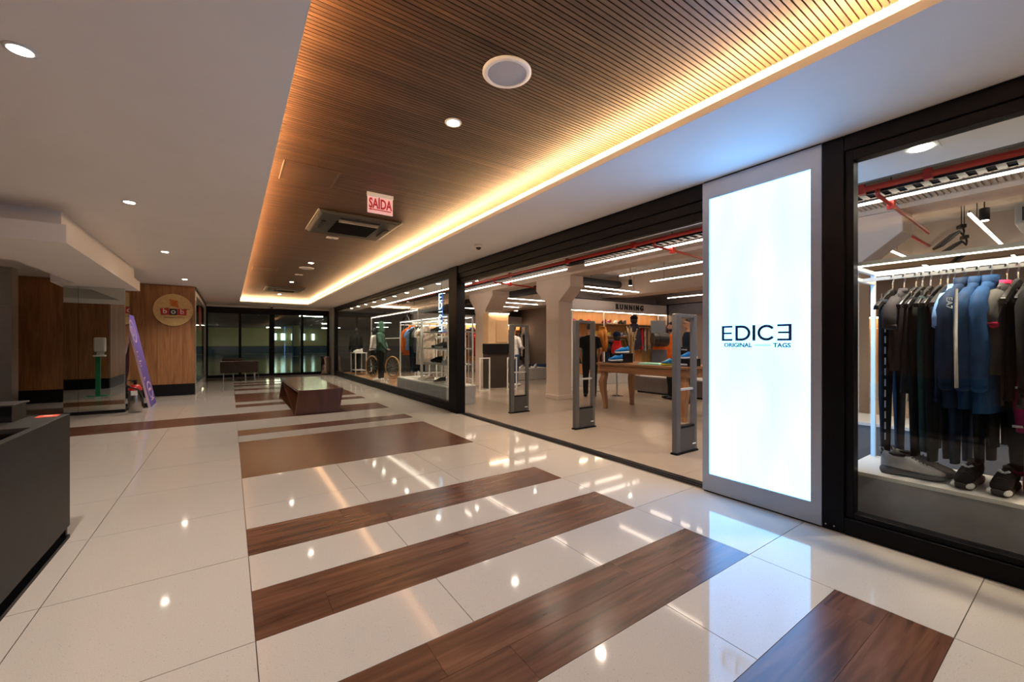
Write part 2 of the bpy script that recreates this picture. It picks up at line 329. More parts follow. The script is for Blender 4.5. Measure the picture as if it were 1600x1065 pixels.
# ---- shop front: long window, entrance header, right window
w2 = struct('window_2', 'long black framed shop window left of the entrance', (SX, 7.0, 0))
def fr(p, name, x0, x1, y0, y1, z0, z1, m=BLACK, bev=.004): return MB().box(x0-SX, x1-SX, y0-p.location.y, y1-p.location.y, z0, z1).build(name, m, p, bevel=bev)
fr(w2, 'post', 3.54, 3.72, 6.98, 7.33, 0, CE-.002); fr(w2, 'post', 3.56, 3.70, 18.10, 18.24, 0, CE-.002)
fr(w2, 'top_rail', 3.565, 3.70, 7.33, 18.10, 2.72, CE-.002); fr(w2, 'top_rail', 3.58, 3.68, 7.33, 18.10, 2.645, 2.717)
fr(w2, 'bottom_rail', 3.575, 3.70, 7.33, 18.10, 0, .11); fr(w2, 'bottom_rail', 3.59, 3.68, 7.33, 18.10, .113, .175)
ys = [7.33, 8.7, 10.1, 11.9, 13.9, 16.0, 18.10]
for a, b in zip(ys, ys[1:]): fr(w2, 'pane', 3.625, 3.637, a+.003, b-.003, .176, 2.644, GLASS, 0)
t3 = struct('trim_3', 'black stepped header over the open shop entrance', (SX, 2.09, 0))
fr(t3, 'header_board', 3.565, 3.72, 2.095, 6.97, 2.665, CE-.002); fr(t3, 'header_board', 3.585, 3.70, 2.095, 6.97, 2.57, 2.66); fr(t3, 'header_board', 3.605, 3.68, 2.095, 6.97, 2.49, 2.567)
fr(t3, 'threshold_rail', 3.63, 3.66, 2.095, 6.97, .0, .006); fr(t3, 'threshold_rail', 3.675, 3.76, 2.095, 6.97, .0, .008)
w1 = struct('window_1', 'black framed shop window with the clothes rack behind it', (SX, 1.17, 0))
fr(w1, 'post', 3.565, 3.74, 1.045, 1.172, 0, CE-.002)
fr(w1, 'frame_stile', 3.585, 3.68, .995, 1.041, .118, 2.70)
fr(w1, 'top_rail', 3.565, 3.74, -3.55, 1.043, 2.70, CE-.002); fr(w1, 'frame_rail', 3.585, 3.68, -3.55, .995, 2.628, 2.697)
fr(w1, 'bottom_rail', 3.565, 3.74, -3.55, 1.043, 0, .115); fr(w1, 'frame_rail', 3.585, 3.68, -3.55, .995, .119, .155)
fr(w1, 'pane', 3.625, 3.637, -3.55, .995, .155, 2.628, GLASS, 0)
for yy in (1.15, 1.10): fr(w1, 'bolt', 3.559, 3.567, yy-.006, yy+.006, .03, .042, CHROME)
# ---- shop interior shell
sf = tag(MB().box(3.63, 13.6, -3.6, 18.6, -.12, -.006).build('floor_shop', mat('shop_grout', (.2, .16, .13), .8)), 'beige tiled shop floor', kind='structure')
x = 3.765
while x < 13.4:
    y = -3.55
    while y < 18.5:
        slab('floor_tile', STILE, x, min(x+1.2, 13.45), y, min(y+1.2, 18.55), .0015, 0, sf); y += 1.2
    x += 1.2
MB().box(3.63, 3.763, -3.55, 2.09, -.01, -.001).box(3.63, 3.763, 6.98, 18.5, -.01, -.001).build('floor_edge', STILE, sf)
cs = sbox('ceiling_shop', 'raw concrete ceiling of the shop', CONC, 3.6, 13.6, -3.6, 18.6, 3.5, 3.62)
for k, (bx0, bx1, bz) in enumerate(((6.39, 6.83, 2.9), (10.4, 11.1, 2.86))):
    sbox('trim_%d' % (4+k), ['beige concrete beam resting on the flared columns', 'deep beige beam above the running department'][k], BEIGE, bx0, bx1, -3.55, 18.5, bz, 3.499)
sbox('ceiling_soffit', 'pale plaster soffit just inside the shop front', WHITE, 3.745, 4.45, -3.55, 18.5, 2.72, 3.499)
sbox('wall_shop_back', 'brown grey back wall of the shop', mat('taupe', (.24, .19, .17), .7, var=.04), 13.41, 13.6, -3.6, 18.6, 0, 3.5)
sbox('wall_shop_end', 'dark end wall of the shop', mat('charcoal_wall', (.06, .055, .055), .7), 3.62, 13.6, 18.51, 18.6, 0, 3.5)
sbox('wall_running', 'taupe partition behind the running shelves', mat('taupe2', (.30, .25, .23), .7, var=.04), 8.55, 13.4, 9.72, 9.85, 0, 3.0)
ribs = tag(MB().box(5.93, 6.385, -3.5, 6.9, 2.975, 3.02).build('ceiling_ribbed', BEIGE), 'ribbed beige decking beside the concrete beam', kind='structure')
rm = MB().box(0, .455, -.014, .014, -.022, 0).mesh('rib'); rm.materials.append(BEIGE)
for i in range(160): link('rib', rm, ribs, loc=(5.93, -.6+i*.047, 2.975))
# columns with flared heads
def column(k, x0, x1, y0, y1, zf=2.32, zt=2.64, zc=2.9, fl=.40):
    yc = (y0+y1)/2; r = struct('wall_column_%s' % ['near', 'middle', 'end'][k], 'beige concrete column with a flared head %s' % ['behind the clothes rack', 'in the middle of the shop', 'carrying the lit niche'][k], (x0, y0, 0))
    h = y1-y0; W = x1-x0
    MB().prism([(0, 0), (h, 0), (h, zf), (h+fl, zt), (h+fl, zc), (-fl, zc), (-fl, zt), (0, zf)], 'x', 0, W).build('shaft', BEIGE, r, bevel=.012)
    MB().box(-.015, W+.015, -.015, h+.015, 0, .10).build('base', BEIGE, r, bevel=.008)
    return r
column(0, 6.39, 6.80, 1.72, 2.19); column(1, 6.39, 6.80, 7.32, 7.79); column(2, 6.35, 6.95, 10.62, 11.25, 2.35, 2.75)
# ---- car park beyond the doors
gw = mat('garage_wall', (.70, .62, .36), .8, var=.05); gb = mat('garage_blue', (.02, .07, .16), .6)
gf = sbox('floor_garage', 'dark polished car park floor', mat('garage_floor', (.10, .10, .095), .12, var=.3, scale=.6), -25, 30, 19.42, 62, -.1, -.005)
sbox('ceiling_garage', 'dim car park ceiling', mat('garage_ceiling', (.22, .22, .21), .9), -25, 30, 19.45, 62, 3.1, 3.2)
g = sbox('wall_garage', 'far car park wall with a blue band', gw, -25, 30, 58, 58.3, 0, 3.1)
MB().box(-25, 30, 57.97, 57.999, .02, .95).build('blue_band', gb, g)
g = sbox('wall_garage_left', 'car park side wall with a blue band', gw, -9.3, -9, 19.45, 58, 0, 3.1)
MB().box(-8.999, -8.97, 19.5, 57.9, .02, .95).build('blue_band', gb, g)
sbox('wall_garage_right', 'car park right hand wall', gw, 24, 24.3, 19.45, 58, 0, 3.1)
# ================================================================== LIGHT FITTINGS AND CEILING THINGS
WARM = (1.0, .80, .60); NEUT = (1.0, .88, .76)
def downlight(label, x, y, z, r=.045, energy=None, square=False, group=None, trim=WMET, col=NEUT):
    t = thing('downlight', label, 'downlight', (x, y, z), 0, group)
    if square: MB().box(-.09, .09, -.09, .09, -.006, 0).build('trim_plate', trim, t)
    else: MB().lathe([(r+.004, -.001), (r+.018, -.001), (r+.016, -.007), (r+.003, -.007)], n=24).build('trim_ring', trim, t, smooth=True)
    MB().lathe([(r, -.008 if not square else -.011), (r, -.001)], n=24).build('lamp_disc', LAMP, t)
    spot('lamp_light', t, (0, 0, -.02), energy or L_SPOT, col, 125, .8)
    return t
for i, y in enumerate((3.07, 5.75, 8.57, 12.04, .3, -2.4)):
    downlight('round recessed downlight in the left plaster ceiling, %s from the sliding doors' % ORD[[3, 2, 1, 0, 4, 5][i]], -.862, y, CE, group='downlights in the left ceiling')
for i, y in enumerate((2.77, 9.31, 12.53, 15.9)):
    downlight('round recessed downlight in the slatted wood ceiling, %s from the viewer' % ORD[i], 1.375, y, WZ, energy=L_SPOT*.8, group='downlights in the wood ceiling')
for i, y in enumerate([.73, -.27, -1.27, 2.75, 3.73, 4.70, 5.68, 6.65] + [8.78+k*1.03 for k in range(9)]):
    if i == 0: downlight('square framed downlight above the clothes rack window', 3.985, y, 2.72, .06, L_SPOT*1.3, True, col=WARM)
    else: downlight('small downlight in the shop soffit, %s from the lit sign' % ORD[i-3] if y > 2 else 'to the right and %s' % ORD[i-1], 3.98, y, 2.72, .05, L_SPOT*.55, group='downlights along the shop front', col=WARM)
def speaker(label, x, y):
    t = thing('ceiling_speaker', label, 'speaker', (x, y, WZ), 0, 'round ceiling speakers')
    MB().lathe([(.15, -.001), (.15, -.008), (.125, -.018), (.118, -.014), (.118, -.001)], n=40).build('rim', mat('speaker_white', (.7, .68, .67), .4), t, smooth=True)
    MB().lathe([(.119, -.003), (.119, -.013)], n=40).build('grille', mat('speaker_mesh', (.42, .41, .42), .6, var=.2, scale=300), t)
speaker('round white ceiling speaker nearest the viewer', 1.39, 2.07); speaker('round white ceiling speaker beyond the exit sign', 1.39, 10.0)
def cassette(label, x, y):
    t = thing('air_conditioner', label, 'air conditioner', (x, y, WZ), 0, 'ceiling air conditioners'); m = mat('cassette_grey', (.036, .033, .030), .5, spec=.2, var=.05)
    MB().prism([(-.50, 0), (.50, 0), (.52, -.018), (.48, -.05), (-.48, -.05), (-.52, -.018)], 'y', -.53, .53).build('panel', m, t, bevel=.012)
    MB().box(-.53, -.515, -.53, .53, -.022, -.002).box(.515, .53, -.53, .53, -.022, -.002).box(-.53, .53, .52, .535, -.022, -.002).build('edge_trim', mat('cassette_trim', (.22, .19, .16), .4), t)
    ig = MB().box(-.27, .27, -.27, .34, -.062, -.05).build('intake_grille', mat('intake_black', (.003, .003, .003), .7, spec=.03), t)
    for k in range(9): MB().box(-.26, .26, -.25+k*.065, -.235+k*.065, -.066, -.060).build('grille_bar', mat('grille_dark', (.006, .006, .006), .6, spec=.05), ig)
    MB().box(-.25, .25, -.44, -.385, -.060, -.05).build('air_slot', BLACK, t)
    MB().prism([(-.385, -.05), (-.33, -.05), (-.30, -.075), (-.355, -.078)], 'x', -.25, .25).build('flap', mat('flap_grey', (.12, .11, .10), .4), t)
    MB().box(-.44, -.385, -.2, .2, -.060, -.05).build('air_slot', BLACK, t); MB().box(.385, .44, -.2, .2, -.060, -.05).build('air_slot', BLACK, t)
cassette('grey ceiling air conditioner behind the exit sign', 1.42, 6.0); cassette('grey ceiling air conditioner close to the sliding doors', 1.38, 14.3)
ex = thing('exit_sign', 'red and white SAIDA exit sign hanging from the wood ceiling', 'exit sign', (1.372, 4.566, WZ))
MB().box(-.145, .145, -.014, .014, -.045, 0).build('bracket', WMET, ex, bevel=.004)
MB().box(-.139, .139, -.004, .004, -.225, -.045).build('panel', mat('exit_panel', (.75, .52, .52), .3, emit=.25, ecol=(1, .6, .6)), ex)
RT = mat('exit_red', (.55, .01, .03), .4)
text('SAÍDA', .150, .0015, RT, 'lettering', ex, (.0, -.006, -.122), FACE_Y, sx=.60, bold=.004)
MB().box(-.10, .118, -.0065, -.0045, -.190, -.180).prism([(-.10, -.172), (-.128, -.185), (-.10, -.198)], 'y', -.0065, -.0045).build('arrow', RT, ex)
for lab, y, h in (('square access hatch in the wood ceiling near the viewer', 4.44, .25), ('square access hatch in the wood ceiling beyond the exit sign', 10.65, .25)):
    t = thing('access_hatch', lab, 'hatch', (.645, y, WZ), 0, 'ceiling hatches')
    MB().box(-.245, -.225, -h, h, -.006, 0).box(.225, .245, -h, h, -.006, 0).box(-.225, .225, -h, -h+.012, -.006, 0).box(-.225, .225, h-.012, h, -.006, 0).build('hatch_frame', mat('hatch_frame', (.09, .04, .018), .4), t)
    MB().box(-.247, -.241, -h, h, -.012, -.001).build('metal_edge', mat('hatch_edge', (.6, .45, .3), .3, metal=.6), t)
    MB().box(-.22, .22, -h+.015, h-.015, -.004, 0).build('hatch_door', SLAT, t)
for lab, x, y in (('small white sensor plate behind the first air conditioner', 1.32, 6.88), ('small white sensor plate beyond the far speaker', 1.37, 11.07)):
    t = thing('sensor_plate', lab, 'sensor', (x, y, WZ)); MB().box(-.085, .085, -.05, .05, -.012, 0).build('plate', WMET, t, bevel=.004); MB().lathe([(.02, -.02), (.02, -.012)], n=12).build('sensor_eye', LGREY, t)
def dome(label, x, y, z, s=1.0):
    t = thing('dome_camera', label, 'security camera', (x, y, z), 0, 'dome cameras')
    MB().lathe([(.062*s, 0), (.062*s, -.02*s), (.052*s, -.032*s), (.04*s, -.034*s)], n=24).build('housing', mat('dome_white', (.6, .56, .52), .4), t, smooth=True)
    MB().ball((0, 0, -.034*s), (.040*s, .040*s, .036*s), 16, 10).build('dome', mat('dome_black', (.015, .012, .012), .08), t, smooth=True)
dome('dome camera on the ceiling beside the coffer', 3.07, 5.34, CE); dome('dome camera above the sliding doors', 1.36, 18.9, CE, 1.4)
# ================================================================== LIT SHOP SIGN
NAVY = mat('sign_navy', (.018, .045, .16), .4, var=.02)
sg = thing('lit_sign', 'tall backlit white shop sign beside the entrance', 'sign', (SX, 1.632, 0))
b = MB(); y0, y1, z0, z1 = -.457, .457, .012, 2.80; a0, a1, c0, c1 = -.389, .396, .166, 2.644
b.box(0, .2, y0, a0, z0, z1).box(0, .2, a1, y1, z0, z1).box(0, .2, a0, a1, z0, c0).box(0, .2, a0, a1, c1, z1); b.build('casing', ALU, sg)
MB().box(.012, .03, a0, a1, c0, c1).build('lit_panel', SIGNL, sg)
MB().box(.005, .19, y0+.01, y1-.01, 0, .012).build('foot', BLACK, sg)
MB().box(.006, .19, y0+.01, y1-.01, 2.80, CE).build('gap_strip', BLACK, sg)
def letters(parent, x, m, dx, H, items, place):
    """strokes of the wordmark; place(u,v) -> (y,z)"""
    def poly(nm, quads):
        bb = MB()
        for q in quads: bb.prism([place(*p) for p in q], 'x', x-dx, x)
        bb.build('letter_'+nm, m, parent)
    def rect(u0, u1, v0, v1): return [(u0, v0), (u1, v0), (u1, v1), (u0, v1)]
    def arc(cu, cv, ru, rv, t, a, e, n=16):
        out = []
        for i in range(n):
            p, q = a+(e-a)*i/n, a+(e-a)*(i+1)/n
            out.append([(cu+ru*math.cos(p), cv+rv*math.sin(p)), (cu+ru*math.cos(q), cv+rv*math.sin(q)), (cu+(ru-t)*math.cos(q), cv+(rv-t)*math.sin(q)), (cu+(ru-t)*math.cos(p), cv+(rv-t)*math.sin(p))])
        return out
    for nm, u0, u1, t in items:
        W = u1-u0
        if nm == 'e': poly('e', [rect(u0, u0+t, 0, H), rect(u0+t, u1, 0, t*.8), rect(u0+t, u1, H-t*.8, H), rect(u0+t, u1-.006*H/.13, H/2-t*.35, H/2+t*.35)])
        if nm == 'f': poly('reversed_e', [rect(u1-t, u1, 0, H), rect(u0, u1-t, 0, t*.8), rect(u0, u1-t, H-t*.8, H), rect(u0+.006*H/.13, u1-t, H/2-t*.35, H/2+t*.35)])
        if nm == 'i': poly('i', [rect(u0, u1, 0, H)])
        if nm == 'c': poly('c', arc((u0+u1)/2, H/2, W/2, H/2, t, PI*.2, PI*1.8, 22))
        if nm == 'd':
            s_ = u0+W*.42; poly('d', [rect(u0, u0+t, 0, H), rect(u0+t, s_, 0, t), rect(u0+t, s_, H-t, H)]+arc(s_, H/2, u1-s_, H/2, t, -PI/2, PI/2, 14))
ITEMS = [('e', 0, .092, .021), ('d', .117, .240, .021), ('i', .256, .279, .02), ('c', .295, .432, .021), ('f', .443, .544, .021)]
letters(sg, .0135, NAVY, .004, .130, ITEMS, lambda u, v: (1.916-u-1.632, 1.366+v))
text('ORIGINAL', .0475, .001, NAVY, 'lettering', sg, (.0105, 1.781-1.632, 1.328), FACE_X, sx=1.06, bold=.0016)
text('TAGS', .0475, .001, NAVY, 'lettering', sg, (.0105, 1.440-1.632, 1.328), FACE_X, sx=1.06, bold=.0016)
MB().box(.0095, .0125, 1.522-1.632, 1.643-1.632, 1.3265, 1.3325).build('dash', NAVY, sg)
# ================================================================== CORRIDOR THINGS
bn = thing('wooden_bench', 'dark polished wooden bench with slanted open sides on the striped floor', 'bench', (1.42, 8.55, 0))
MB().prism([(-.37, .40), (.42, .40), (.42, .455), (-.37, .455)], 'y', 0, 3.3).build('top', BENCHW, bn, bevel=.006)
MB().prism([(-.43, 0), (.345, 0), (.42, .455), (-.37, .455)], 'y', -.03, .01).build('end_panel', BENCHV, bn, bevel=.005)
MB().loft([[(-.425, .02, .0), (.34, .02, .0), (.415, 2.9, .40), (-.37, 2.9, .40)], [(-.425, .07, .0), (.34, .07, .0), (.415, 2.97, .40), (-.37, 2.97, .40)]]).build('slanted_panel', BENCHW, bn)
MB().prism([(-.43, 0), (.345, 0), (.42, .40), (-.37, .40)], 'y', 2.98, 3.02).build('end_leg', BENCHV, bn)
MB().box(-.42, .34, .4, 2.98, 0, .025).build('floor_rail', BENCHW, bn)
ac = thing('armchair', 'brown upholstered armchair on chrome legs seen from behind', 'armchair', (.27, 17.5, 0)); BR = pal('brown', (.045, .030, .024), .6)
MB().box(-.55, .55, -.36, -.24, .30, .70).build('backrest', BR, ac, bevel=.03); MB().box(-.52, .52, -.24, .38, .30, .44).build('seat', BR, ac, bevel=.03)
MB().box(-.55, -.44, -.24, .38, .44, .66).build('armrest', BR, ac, bevel=.03); MB().box(.44, .55, -.24, .38, .44, .66).build('armrest', BR, ac, bevel=.03)
MB().box(-.5, .1, -.2, .15, .66, .80).build('cushion', BR, ac, bevel=.04)
for sx in (-1, 1):
    MB().tube([(sx*.46, -.30, .30), (sx*.46, -.30, .012), (sx*.46, .34, .012), (sx*.46, .34, .30)], .012).build('leg', CHROME, ac)
    MB().tube([(sx*.18, -.30, .30), (sx*.18, -.30, .012), (sx*.18, .34, .012), (sx*.18, .34, .30)], .012).build('leg', CHROME, ac)
MB().tube([(-.56, -.37, .70), (.565, -.37, .70), (.565, -.37, .02)], .01).build('chrome_edge', CHROME, ac)
tc_ = thing('litter_bin', 'tall chrome litter bin beside the sliding doors', 'litter bin', (3.36, 18.95, 0))
MB().lathe([(.17, 0), (.18, .02), (.18, .72), (.165, .76), (.12, .76), (.11, .70)], n=28).build('drum', mat('bin_chrome', (.5, .42, .37), .15, metal=1), tc_, smooth=True); MB().lathe([(.185, .0), (.185, .03)], n=28).build('base_ring', RUBBER, tc_); MB().lathe([(.172, .70), (.188, .72), (.188, .77), (.15, .775)], n=28).build('rim', CHROME, tc_)
# counter
ct = thing('reception_counter', 'dark grey laminate reception counter on a black metal base', 'counter', (-.916, 4.08, 0))
MB().box(-.04, 0, -3.2, 0, .085, .858).build('front_panel', COUNT, ct, bevel=.003)
MB().box(-1.28, -.04, -.03, 0, .085, .858).build('end_panel', COUNT, ct)
MB().box(-1.28, -.04, -.53, -.03, .83, .858).build('top', COUNT, ct, bevel=.002)
MB().box(-1.28, -.5, -3.2, -.53, .70, .725).build('work_surface', COUNT, ct)
MB().box(-.045, 0, -3.2, 0, .0, .022).box(-1.28, -.045, -.04, 0, 0, .022).build('base_rail', BLACK, ct)
for yy in (-.02, -1.1, -2.2, -3.15): MB().box(-.04, -.012, yy-.02, yy+.015, .022, .085).build('base_post', BLACK, ct)
MB().box(-1.2, -.3, -2.9, -.5, .03, .08).build('drawer_base', BEIGE, ct)
bx_ = thing('counter_box', 'low black box with a dark lid standing on the counter', 'box', (-1.42, 3.93, .858)); MB().box(-.33, .31, -.10, .115, 0, .10).build('box_body', BASEB, bx_); MB().box(-.34, .325, -.125, .12, .10, .110).build('lid', COUNT, bx_, bevel=.002)
fl_ = thing('leaflet', 'red paper leaflet lying on the counter end', 'leaflet', (-1.005, 4.02, .858), .05); MB().box(-.05, .05, -.055, .05, 0, .002).build('sheet', mat('leaflet_red', (.75, .08, .035), .5), fl_); MB().box(-.02, .02, -.008, .008, .002, .0025).build('print_bar', mat('leaflet_print', (.9, .7, .6), .5), fl_)
# fire extinguisher
fe = thing('fire_extinguisher', 'stainless fire extinguisher with red collar beside the purple stand', 'fire extinguisher', (-1.52, 10.70, 0)); fe.scale = (.97, .97, 1.12)
MB().lathe([(.09, 0), (.105, .012), (.11, .03), (.11, .37), (.10, .41), (.07, .44), (.04, .455)], n=28).build('cylinder', mat('ext_steel', (.40, .38, .36), .2, metal=1), fe, smooth=True)
MB().lathe([(.108, .38), (.108, .42), (.08, .46), (.05, .475), (.03, .48)], n=24).build('collar', REDP, fe, smooth=True)
MB().box(-.05, .05, -.112, -.106, .30, .38).build('label_plate', mat('ext_label', (.65, .62, .6), .5), fe)
MB().lathe([(.022, .47), (.026, .53), (.02, .55)], n=12).build('valve', BASEB, fe); MB().box(-.10, .03, -.012, .012, .545, .56).box(-.08, .03, -.012, .012, .52, .53).build('lever', BASEB, fe)
MB().tube([(0, 0, .52), (-.07, -.02, .56), (-.13, -.03, .54), (-.13, -.03, .48), (-.06, -.09, .44), (.06, -.115, .40), (.12, -.05, .25), (.12, 0, .10)], .012).build('hose', RUBBER, fe, smooth=True)
# purple A-frame stand
PUR = mat('purple_print', (.105, .075, .33), .4, var=.04); LIL = mat('lilac_print', (.60, .42, .55), .5)
pf = thing('a_frame_stand', 'tall purple A-frame advertising stand beside the oval sign wall', 'advertising stand', (-1.37, 11.73, 0))
hh = 1.94; lean = .38; q = math.atan2(lean, hh); LL = math.hypot(hh, lean)
R_ = Matrix.Rotation(-q, 4, 'Y')
MB().box(-.03, 0, -.41, .41, .0, LL).xf(R_).build('front_panel', PUR, pf)
MB().box(-.034, .003, -.425, -.408, 0, LL+.01).xf(R_).build('edge_strip', LIL, pf)
def ribbon(pts, wd=.03):
    bb = MB()
    for p_, n_ in zip(pts, pts[1:]):
        d = Vector((n_[0]-p_[0], n_[1]-p_[1])); L_ = d.length or 1; nx, nz = -d.y/L_*wd/2, d.x/L_*wd/2
        bb.prism([(p_[0]+nx, p_[1]+nz), (n_[0]+nx, n_[1]+nz), (n_[0]-nx, n_[1]-nz), (p_[0]-nx, p_[1]-nz)], 'x', .0005, .004)
    return bb.xf(R_)
def ell(cy_, cz_, ry, rz, n=18, a=0, e=2*PI): return [(cy_+ry*math.cos(a+(e-a)*i/n), cz_+rz*math.sin(a+(e-a)*i/n)) for i in range(n+1)]
ribbon(ell(-.14, 1.62, .23, .23), .035).build('logo_outline', LIL, pf); ribbon(ell(-.18, 1.62, .08, .10), .03).build('logo_mark', LIL, pf)
ribbon(ell(.05, .34, .25, .17), .035).build('logo_outline', LIL, pf); ribbon([(-.12, .34), (.18, .36)], .05).build('logo_mark', LIL, pf); ribbon([(-.1, .12), (.25, .14)], .03).build('print_line', LIL, pf)
for zc_, w_ in ((1.18, .12), (1.08, .05), (.98, .26), (.93, .10), (.88, .16), (.62, .22), (.58, .08)):
    ribbon([(-.34, zc_), (-.34+w_, zc_)], .03).build('print_mark', LIL, pf)
MB().box(-.02, .0, -.41, .41, 0, LL).xf(Matrix.Translation((-lean*2, 0, 0)) @ Matrix.Rotation(q, 4, 'Y')).build('rear_panel', LGREY, pf)
MB().tube([(-.04, -.40, .08), (-.60, -.40, .12)], .008).build('stay_bar', BASEB, pf)
# oval sign
CREAM = mat('sign_cream', (.62, .42, .17), .6, var=.12, scale=20); SR = mat('sign_red', (.5, .03, .02), .5); SBK = mat('sign_black', (.02, .015, .02), .5); SOR = mat('sign_orange', (.55, .16, .02), .5); SW = mat('sign_white', (.75, .68, .6), .5)
ov = thing('oval_sign', 'cream oval shop sign with red and black letter tiles on the veneer wall', 'sign', (-1.187, 13.44, 2.18))
MB().prism([(.395*math.cos(2*PI*i/48), .405*math.sin(2*PI*i/48)) for i in range(48)], 'y', -.03, 0).build('board', CREAM, ov)
def tile(nm, cx_, cz_, w_, h_, a, m):
    ca, sa = math.cos(a), math.sin(a); return MB().prism([(cx_+ca*u-sa*v, cz_+sa*u+ca*v) for u, v in ((-w_, -h_), (w_, -h_), (w_, h_), (-w_, h_))], 'y', -.036, -.03).build(nm, m, ov)
tile('letter_tile', -.165, -.045, .085, .085, .13, SR); tile('letter_tile', .0, -.05, .078, .08, 0, SBK); tile('letter_tile', .172, -.05, .09, .08, -.06, SR)
text('b', .17, .001, SW, 'lettering', ov, (-.165, -.038, -.04), FACE_Y, bold=.003); text('o', .19, .001, SW, 'lettering', ov, (0, -.038, -.04), FACE_Y, bold=.003); text('b', .17, .001, SW, 'lettering', ov, (.172, -.038, -.045), FACE_Y, bold=.003)
MB().prism([(-.075, .265), (.08, .235), (.11, .055), (-.05, .10)], 'y', -.035, -.03).build('kite', SOR, ov)
MB().prism([(-.072, .262), (-.064, .264), (.113, .055), (.105, .052)], 'y', -.037, -.034).prism([(.078, .24), (.085, .234), (-.045, .098), (-.052, .103)], 'y', -.037, -.034).build('kite_spar', SR, ov)
MB().prism([(.105, .058), (.115, .052), (.20, .005), (.193, .0)], 'y', -.036, -.03).build('kite_tail', SOR, ov)
text('•••', .11, .001, SBK, 'bow_marks', ov, (.27, -.037, .02), FACE_Y)
text('BRINQUEDOTECA', .042, .001, SBK, 'lettering', ov, (.02, -.034, -.195), FACE_Y, sx=1.15)
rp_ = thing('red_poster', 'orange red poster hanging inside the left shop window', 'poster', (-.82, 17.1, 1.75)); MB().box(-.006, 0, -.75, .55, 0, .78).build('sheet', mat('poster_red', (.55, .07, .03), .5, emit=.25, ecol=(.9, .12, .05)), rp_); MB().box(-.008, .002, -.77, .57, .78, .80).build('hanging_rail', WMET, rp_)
# sanitizer stand (seen in the mirror)
sz = thing('sanitizer_stand', 'green floor stand with white hand sanitizer dispenser reflected in the mirror', 'sanitizer stand', (-2.75, 7.2, 0)); GRN = mat('stand_green', (.02, .20, .09), .4)
MB().box(-.2, .2, -.15, .15, 0, .012).build('base_plate', GRN, sz); MB().box(-.045, .045, -.02, .02, .012, 1.45).build('post', GRN, sz)
MB().box(-.06, .16, .02, .13, 1.12, 1.48).build('dispenser', WMET, sz, bevel=.03); MB().box(-.06, .16, .02, .20, 1.0, 1.04).build('drip_tray', WMET, sz, bevel=.01); MB().box(-.02, .12, .02, .04, 1.03, 1.13).build('tray_bracket', WMET, sz)
# ================================================================== BUILDERS FOR SHOP GOODS
SHOE = {}
def shoe_mesh(L=.30):
    """sole, upper and opening of a trainer; toe at +y, heel at -y"""
    def ring(y, w_, z0, z1, n=10, sq=.6):
        out = []
        for i in range(n):
            a = 2*PI*i/n; c, s_ = math.cos(a), math.sin(a)
            out.append((w_*math.copysign(abs(c)**sq, c), y*L, (z0+z1)/2+(z1-z0)/2*math.copysign(abs(s_)**sq, s_)))
        return out
    S = [(-.5, .018, .012, .03), (-.47, .032, .0, .04), (-.3, .036, .0, .036), (-.05, .036, .004, .03), (.2, .045, .0, .028), (.38, .040, .002, .03), (.48, .022, .012, .034), (.5, .010, .018, .030)]
    U = [(-.48, .018, .03, .085), (-.44, .031, .03, .115), (-.3, .035, .03, .105), (-.15, .036, .028, .095), (.0, .037, .026, .098), (.15, .041, .024, .078), (.3, .040, .024, .062), (.42, .031, .026, .052), (.48, .014, .028, .042)]
    S = [(a, b_, c*1.25, d*1.25) for a, b_, c, d in S]; U = [(a, b_, c*1.25, d*1.28) for a, b_, c, d in U]
    return MB().loft([ring(*r) for r in S]).mesh('sole'), MB().loft([ring(r[0], r[1], r[2], r[3], 12, .8) for r in U]).mesh('upper')
_so, _up = shoe_mesh()
_lc = MB()
for k in range(5): _lc.tube([(-.022, .0+k*.016, .120-k*.009), (0, .004+k*.016, .129-k*.009), (.022, .0+k*.016, .120-k*.009)], .003, 5)
_lace = _lc.mesh('laces'); _tb = MB().tube([(0, -.142, .13), (0, -.150, .158), (0, -.135, .160), (0, -.128, .138)], .005, 6).mesh('heel_loop')
_op = MB().loft([[(.026*math.cos(2*PI*i/12), -.078+.048*math.sin(2*PI*i/12), z) for i in range(12)] for z in (.120, .136)]).mesh('opening')
def shoe(label, loc, rz, upper, sole, lace=None, group=None, s=1.0, z=0, tilt=0):
    t = thing('trainer', label, 'shoe', loc, rz, group); t.scale = (s, s, s); t.rotation_euler[0] = tilt
    par = t
    for nm, me, m in (('sole', _so, sole), ('upper', _up, upper), ('laces', _lace, lace or sole), ('heel_loop', _tb, upper), ('opening', _op, RUBBER)):
        k = (nm, m.name)
        if k not in SHOE:
            c = me.copy(); c.materials.clear(); c.materials.append(m); c.polygons.foreach_set('use_smooth', [nm not in ('opening',)]*len(c.polygons)); SHOE[k] = c
        q_ = link(nm, SHOE[k], par if nm in ('laces', 'heel_loop', 'opening') else t)
        if nm == 'upper': par = q_
    return t
_hk = {}
